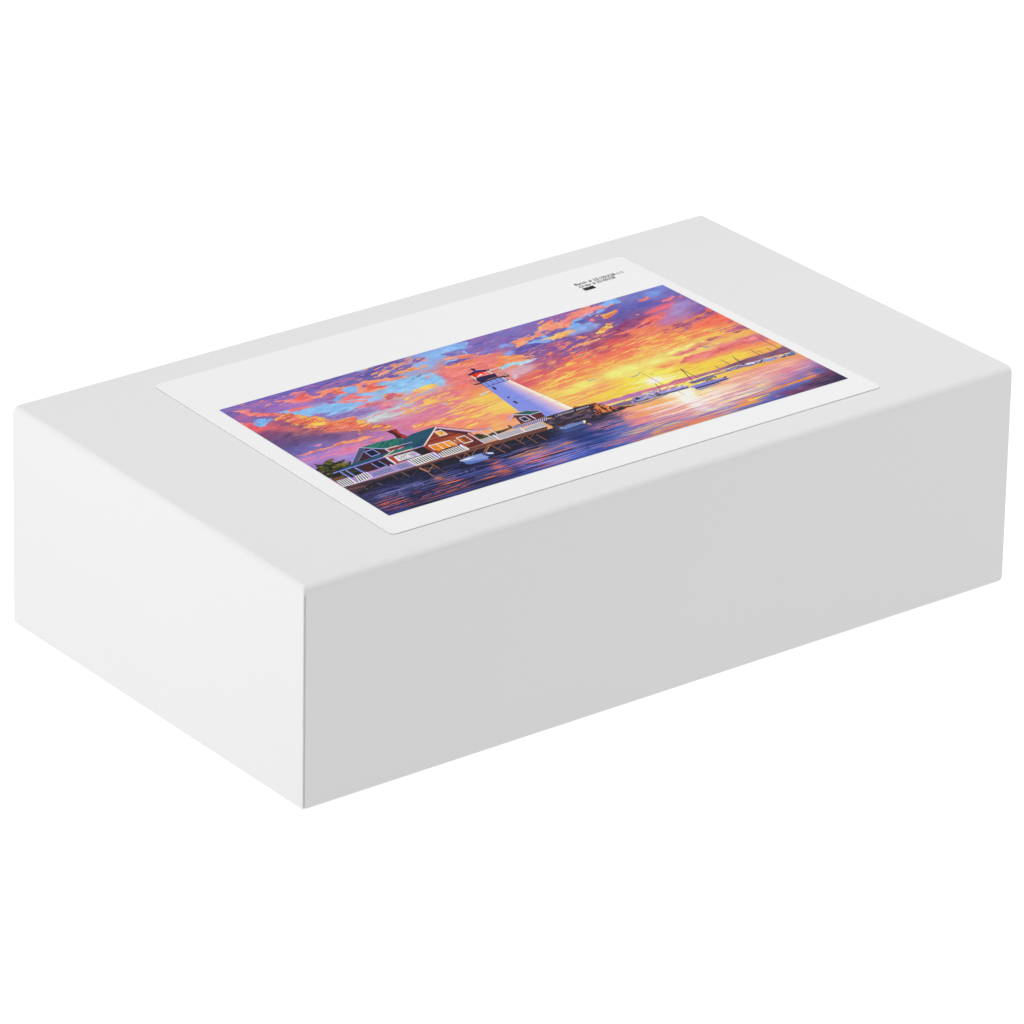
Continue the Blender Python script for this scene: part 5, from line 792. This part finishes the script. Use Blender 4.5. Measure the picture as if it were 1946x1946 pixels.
def vnoise(x, y, seed):
    g = np.random.default_rng(seed).random((256, 256)).astype(np.float32)
    xi = np.floor(x).astype(np.int32); yi = np.floor(y).astype(np.int32)
    fx = (x - xi).astype(np.float32); fy = (y - yi).astype(np.float32)
    fx = fx * fx * (3 - 2 * fx); fy = fy * fy * (3 - 2 * fy)
    a = g[yi & 255, xi & 255]; b = g[yi & 255, (xi + 1) & 255]
    c = g[(yi + 1) & 255, xi & 255]; d = g[(yi + 1) & 255, (xi + 1) & 255]
    return (a + (b - a) * fx) * (1 - fy) + (c + (d - c) * fx) * fy

def fbm(x, y, seed, octv=4, gain=0.55):
    s = 0; t = 0; a = 1.0
    for k in range(octv):
        s = s + a * vnoise(x * 2 ** k + 17.3 * k, y * 2 ** k + 9.1 * k, seed * 31 + k); t += a; a *= gain
    return s / t

YY, XX = np.mgrid[0:CHT, 0:CWD].astype(np.float32)
WX = (fbm(XX / 44, YY / 24, 901, 5, 0.72) - 0.5) * 2.4
WY = (fbm(XX / 44, YY / 24, 902, 5, 0.72) - 0.5) * 2.4

def raster(P, x0, y0, w, h):
    m = np.zeros((h, w), np.float32)
    n = len(P)
    P = np.asarray(P, float)
    for r in range(h):
        y = y0 + r + 0.5
        xs = []
        for i in range(n):
            ax, ay = P[i]; bx, by = P[(i + 1) % n]
            if (ay <= y) != (by <= y):
                xs.append(ax + (y - ay) * (bx - ax) / (by - ay))
        xs.sort()
        for a, b in zip(xs[::2], xs[1::2]):
            a -= x0; b -= x0
            ia = max(0, int(math.floor(a))); ib = min(w - 1, int(math.floor(b)))
            if ib < 0 or ia >= w or b <= 0: continue
            if ia == ib: m[r, ia] += b - a
            else:
                m[r, ia + 1:ib] = 1
                m[r, ia] = max(m[r, ia], min(1, ia + 1 - a)); m[r, ib] = max(m[r, ib], min(1, b - ib))
    return np.clip(m, 0, 1)

def blur(m, b):
    if b <= 0: return m
    for ax in (0, 1):
        for _ in range(2):
            k = max(1, int(b * (1.3 if ax else 1)))
            pad = [(0, 0), (0, 0)]; pad[ax] = (k + 1, k)
            c = np.cumsum(np.pad(m, pad, mode='edge'), axis=ax)
            m = (c[2 * k + 1:] - c[:-2 * k - 1]) / (2 * k + 1) if ax == 0 else (c[:, 2 * k + 1:] - c[:, :-2 * k - 1]) / (2 * k + 1)
    return m

def pts(s): return [tuple(float(v) for v in p.split(',')) for p in s.split()]

def window(P, mg):
    xs = [p[0] for p in P]; ys = [p[1] for p in P]
    x0 = max(0, int(min(xs) - mg)); x1 = min(CWD, int(max(xs) + mg) + 1)
    y0 = max(0, int(min(ys) - mg)); y1 = min(CHT, int(max(ys) + mg) + 1)
    return x0, y0, x1, y1

def area(P, r=0, b=0):
    mg = 4 + 3 * b + 2.2 * r
    x0, y0, x1, y1 = window(P, mg)
    if x1 <= x0 or y1 <= y0: return None
    m = raster(P, x0, y0, x1 - x0, y1 - y0)
    if r:
        # ragged, cloud-like edge
        xi = (XX[y0:y1, x0:x1] - x0 + WX[y0:y1, x0:x1] * r * 2.6).astype(np.int32)
        yi = (YY[y0:y1, x0:x1] - y0 + WY[y0:y1, x0:x1] * r * 1.5).astype(np.int32)
        m = m[np.clip(yi, 0, m.shape[0] - 1), np.clip(xi, 0, m.shape[1] - 1)]
        m = blur(m, 1)
    m = blur(m, b)
    return m, (slice(y0, y1), slice(x0, x1))

img = np.zeros((CHT, CWD, 3), np.float32)
def blend(m, sl, c, a=1.0):
    mm = (m * a)[..., None]
    img[sl] = img[sl] * (1 - mm) + np.asarray(c, np.float32) * mm

def field(K):
    h, w = 210, 400
    y, x = np.mgrid[0:h, 0:w]; x = x * CWD / (w - 1); y = y * CHT / (h - 1)
    acc = np.zeros((h, w, 3)); tot = np.zeros((h, w, 1))
    for c, px, py in K:
        d = ((x - px) / 1.5) ** 2 + (y - py) ** 2 + 60
        wt = (1 / d ** 1.7)[..., None]
        acc += wt * c; tot += wt
    f = acc / tot
    gy = YY / (CHT - 1) * (h - 1.001); gx = XX / (CWD - 1) * (w - 1.001)
    iy = gy.astype(int); ix = gx.astype(int); fy = (gy - iy)[..., None]; fx = (gx - ix)[..., None]
    return ((f[iy, ix] * (1 - fx) + f[iy, ix + 1] * fx) * (1 - fy) + (f[iy + 1, ix] * (1 - fx) + f[iy + 1, ix + 1] * fx) * fy).astype(np.float32)

def srgb(h): return np.array([int(h[i:i + 2], 16) / 255.0 for i in (0, 2, 4)])
KS = {'K': [], 'W': []}
ops = []
for ln in ART.strip().split('\n'):
    if ln[0] in 'KW':
        for q in ln[2:].split():
            c, x, y = q.split(','); KS[ln[0]].append((srgb(c), float(x), float(y)))
    else: ops.append(ln)
HZ = 953                     # water line of the picture
sky = field(KS['K']); wat = field(KS['W'])
wv = (fbm(XX / 60, YY / 26, 77, 4) - 0.5)[..., None]
wv2 = (fbm(XX / 160, YY / 5, 78, 4) - 0.5)[..., None]
sky = sky + wv * 0.05
wat = wat + wv2 * 0.22
below = np.clip((YY - HZ) / 2, 0, 1)[..., None]
img[:] = sky * (1 - below) + wat * below

def stamp(ln):
    head, body = ln.split(':', 1)
    f = head.split(); k, col = f[0], srgb(f[1])
    o = {'r': 0, 'b': 0, 'a': 1, 'd': 6, 't': .7, 'l': 60, 'w': 8, 'c': .3, 's': 1, 'ang': 0}
    for q in f[2:]:
        a, b = q.split('='); o[a] = b if a == 'h' else float(b)
    if k == 'G':                # brush texture over the whole sky
        an = math.radians(-8)
        u = XX * math.cos(an) + YY * math.sin(an); v = -XX * math.sin(an) + YY * math.cos(an)
        g = fbm((u + WX * 14) / 34, (v + WY * 8) / 11, 61, 4, .75) - .5
        g = g[..., None] * np.array([.09, .13, .10], np.float32)
        up = np.clip((HZ - YY) / 60, 0, 1)[..., None]
        img[:] = img * (1 - up) + np.clip(img + g, 0, 1) * up
        return
    if k == 'M':
        for s in body.split('|'):
            r = area(pts(s))
            if r: blend(r[0], r[1], col)
        return
    P = pts(body)
    if k == 'P':
        r = area(P, o['r'], o['b'])
        if r:
            m, sl = r
            c = col
            if o['r']:
                c = np.clip(col + (fbm(XX[sl] / 40, YY[sl] / 16, 55, 4)[..., None] - .5) * .22, 0, 1)
            blend(m, sl, c, o['a'])
    elif k == 'C':
        r = area(P, o['r'], 0)
        if not r: return
        m, sl = r; d = int(o['d'])
        hi = srgb(o['h'])
        dn = np.zeros_like(m); dn[d:, :] = m[:-d, :]
        rim = np.clip(m * (1 - blur(dn, d * .5)) * 1.4, 0, 1)
        nz = fbm(XX[sl] / 36, YY[sl] / 15, 300 + int(P[0][0]), 5, .65)
        fl = np.clip((nz - (.5 + (o['t'] - .5) * .5)) / .05, 0, 1) * m
        sh = (fbm(XX[sl] / 60, YY[sl] / 24, 500 + int(P[0][1]), 4)[..., None] - .5)
        blend(m, sl, np.clip(col + sh * .4, 0, 1), o['a'])
        blend(np.clip(np.maximum(rim * np.clip(nz * 6 - 2.6, 0, 1), fl * .9), 0, 1), sl, hi, o['a'])
    elif k == 'N':
        r = area(P, 0, o['b'])
        if not r: return
        m, sl = r
        an = math.radians(o['ang']); x = XX[sl]; y = YY[sl]
        x = x + WX[sl] * 9; y = y + WY[sl] * (5 if abs(o['ang']) > 2 else 1.2)
        u = (x * math.cos(an) + y * math.sin(an)) / o['l']; v = (-x * math.sin(an) + y * math.cos(an)) / o['w']
        nz = fbm(u, v, int(o['s']), 3, .5)
        q = np.quantile(nz, 1 - o['c']) if nz.size else 1
        blend(np.clip((nz - q) / .035, 0, 1) * m, sl, col, o['a'] * .92)
for ln in ops: stamp(ln)
for c in range(3):              # crisp print: edges sharpened before printing
    ch = img[..., c].copy(); img[..., c] = ch + 0.55 * (ch - blur(ch, 2))
img = np.clip(img, 0, 1)
img = np.clip(img + 0.10 * (img - .5) * (1 - np.abs(2 * img - 1)), 0, 1)
small = img.reshape(CHT // 2, 2, CWD // 2, 2, 3)
small = np.where(small <= 0.04045, small / 12.92, ((small + 0.055) / 1.055) ** 2.4).mean((1, 3))
INK = 1.0
small = np.clip(small * INK, 0, 0.9)

def homog(src, dst):
    A = []; b = []
    for (x, y), (u, v) in zip(src, dst):
        A += [[x, y, 1, 0, 0, 0, -u * x, -u * y], [0, 0, 0, x, y, 1, -v * x, -v * y]]; b += [u, v]
    h = np.linalg.solve(np.array(A, float), np.array(b, float)); return np.append(h, 1).reshape(3, 3)
PRN = [[0.185615, 0.425339], [0.820418, 0.421701], [0.823486, 0.084059], [0.176509, 0.088339]]      # back left, back right, front right, front left
nh, nw = small.shape[:2]
Hm = homog([(0, 0), (1, 0), (1, 1), (0, 1)], PRN)
vv, uu = np.mgrid[0:nh, 0:nw]
uu = uu / (nw - 1); vv = vv / (nh - 1)
den = Hm[2, 0] * uu + Hm[2, 1] * vv + 1
X = (Hm[0, 0] * uu + Hm[0, 1] * vv + Hm[0, 2]) / den
Y = (Hm[1, 0] * uu + Hm[1, 1] * vv + Hm[1, 2]) / den
co = np.stack([X * SC, Y * SC, np.full_like(X, ZI * SC)], -1).reshape(-1, 3).astype(np.float32)
me = bpy.data.meshes.new('printed_picture')
idx = np.arange(nh * nw, dtype=np.int32).reshape(nh, nw)
q = np.stack([idx[1:, :-1], idx[1:, 1:], idx[:-1, 1:], idx[:-1, :-1]], -1).reshape(-1, 4)
me.vertices.add(nh * nw); me.vertices.foreach_set('co', co.ravel())
me.loops.add(q.size); me.loops.foreach_set('vertex_index', q.ravel())
me.polygons.add(len(q)); me.polygons.foreach_set('loop_start', np.arange(0, q.size, 4, dtype=np.int32))
me.update(calc_edges=True)
ca = me.color_attributes.new('ink', 'FLOAT_COLOR', 'POINT')
ca.data.foreach_set('color', np.concatenate([small.reshape(-1, 3), np.ones((nh * nw, 1))], 1).astype(np.float32).ravel())
M_pic = bpy.data.materials.new('printed_ink'); M_pic.use_nodes = True
nt = M_pic.node_tree; b = nt.nodes['Principled BSDF']
at = nt.nodes.new('ShaderNodeVertexColor'); at.layer_name = 'ink'
nt.links.new(at.outputs['Color'], b.inputs['Base Color'])
b.inputs['Roughness'].default_value = 0.6; b.inputs['Specular IOR Level'].default_value = 0.08
me.materials.append(M_pic)
pic = bpy.data.objects.new('printed_picture', me); COL.objects.link(pic); pic.parent = label

# ---------------------------------------------------------------- the white surface it stands on, glow added
M_tab = bpy.data.materials.new('white_added_glow'); M_tab.use_nodes = True
b = M_tab.node_tree.nodes['Principled BSDF']
b.inputs['Base Color'].default_value = (0.12, 0.12, 0.12, 1)
b.inputs['Roughness'].default_value = 0.8
b.inputs['Specular IOR Level'].default_value = 0.0
b.inputs['Emission Color'].default_value = (1, 1, 1, 1)
b.inputs['Emission Strength'].default_value = 1.0  # added glow: keeps the surface pure white and free of shadow
S = 12.0
tab = mesh_obj('tabletop', [(-S, -S, 0), (S, -S, 0), (S, S, 0), (-S, S, 0)], [(0, 1, 2, 3)], M_tab)
tab['label'] = 'plain white tabletop with an added glow filling the whole background'
tab['kind'] = 'structure'

# ---------------------------------------------------------------- light
w = bpy.data.worlds.new('World'); C.world = w; w.use_nodes = True
w.node_tree.nodes['Background'].inputs[0].default_value = (1, 1, 1, 1)
w.node_tree.nodes['Background'].inputs[1].default_value = 0.36
def area_lamp(name, loc, aim, size, power):
    l = bpy.data.lights.new(name, 'AREA'); l.energy = power; l.shape = 'RECTANGLE'
    l.size, l.size_y = size
    o = bpy.data.objects.new(name, l); COL.objects.link(o)
    o.location = loc
    o.rotation_euler = (Vector(aim) - Vector(loc)).to_track_quat('-Z', 'Y').to_euler()
    return o
area_lamp('softbox_key', (-0.872, 0.09, 1.514), (0.16, 0.09, 0.04), (0.81, 0.81), 11.7)
area_lamp('fill_back', (-1.069, 1.319, 0.506), (0.16, 0.09, 0.04), (0.81, 0.81), 3.4)  # unseen fill lamp from behind left, added to fit the face tones
area_lamp('fill_top', (0.456, 0.09, 0.674), (0.16, 0.09, 0.04), (0.32, 0.32), 1.15)  # unseen fill lamp on the right, added to lift the lid
area_lamp('fill_overhead', (0.238, 0.226, 1.833), (0.16, 0.09, 0.04), (0.81, 0.81), 2)  # unseen fill lamp straight above, added to top up the lid tone
area_lamp('fill_left', (-0.516, 0.09, 0.221), (0.16, 0.09, 0.04), (0.32, 0.32), 0.3)  # unseen fill lamp, added to brighten the left face
area_lamp('fill_front', (0.619, -0.369, 0.302), (0.16, 0.09, 0.04), (0.32, 0.32), 0.31)  # unseen fill lamp, added to brighten the front towards the right

# ---------------------------------------------------------------- camera
cam = bpy.data.cameras.new('camera'); co_ = bpy.data.objects.new('camera', cam); COL.objects.link(co_)
cam.sensor_width = 36; cam.sensor_height = 36; cam.lens = 215.3580
cam.clip_start = 0.05; cam.clip_end = 100
R = Matrix([[0.79702586, 0.24442892, -0.55227193], [-0.60374923, 0.34575998, -0.71828748], [0.0153833, 0.90592745, 0.42315342]])
co_.matrix_world = Matrix.Translation(Vector([-3.391923, -4.772047, 3.09316]) * SC) @ R.to_4x4()
C.camera = co_
C.view_settings.view_transform = 'Standard'
C.view_settings.look = 'None'
C.view_settings.exposure = 0
C.view_settings.gamma = 1
C.render.resolution_x = 1024; C.render.resolution_y = 1024
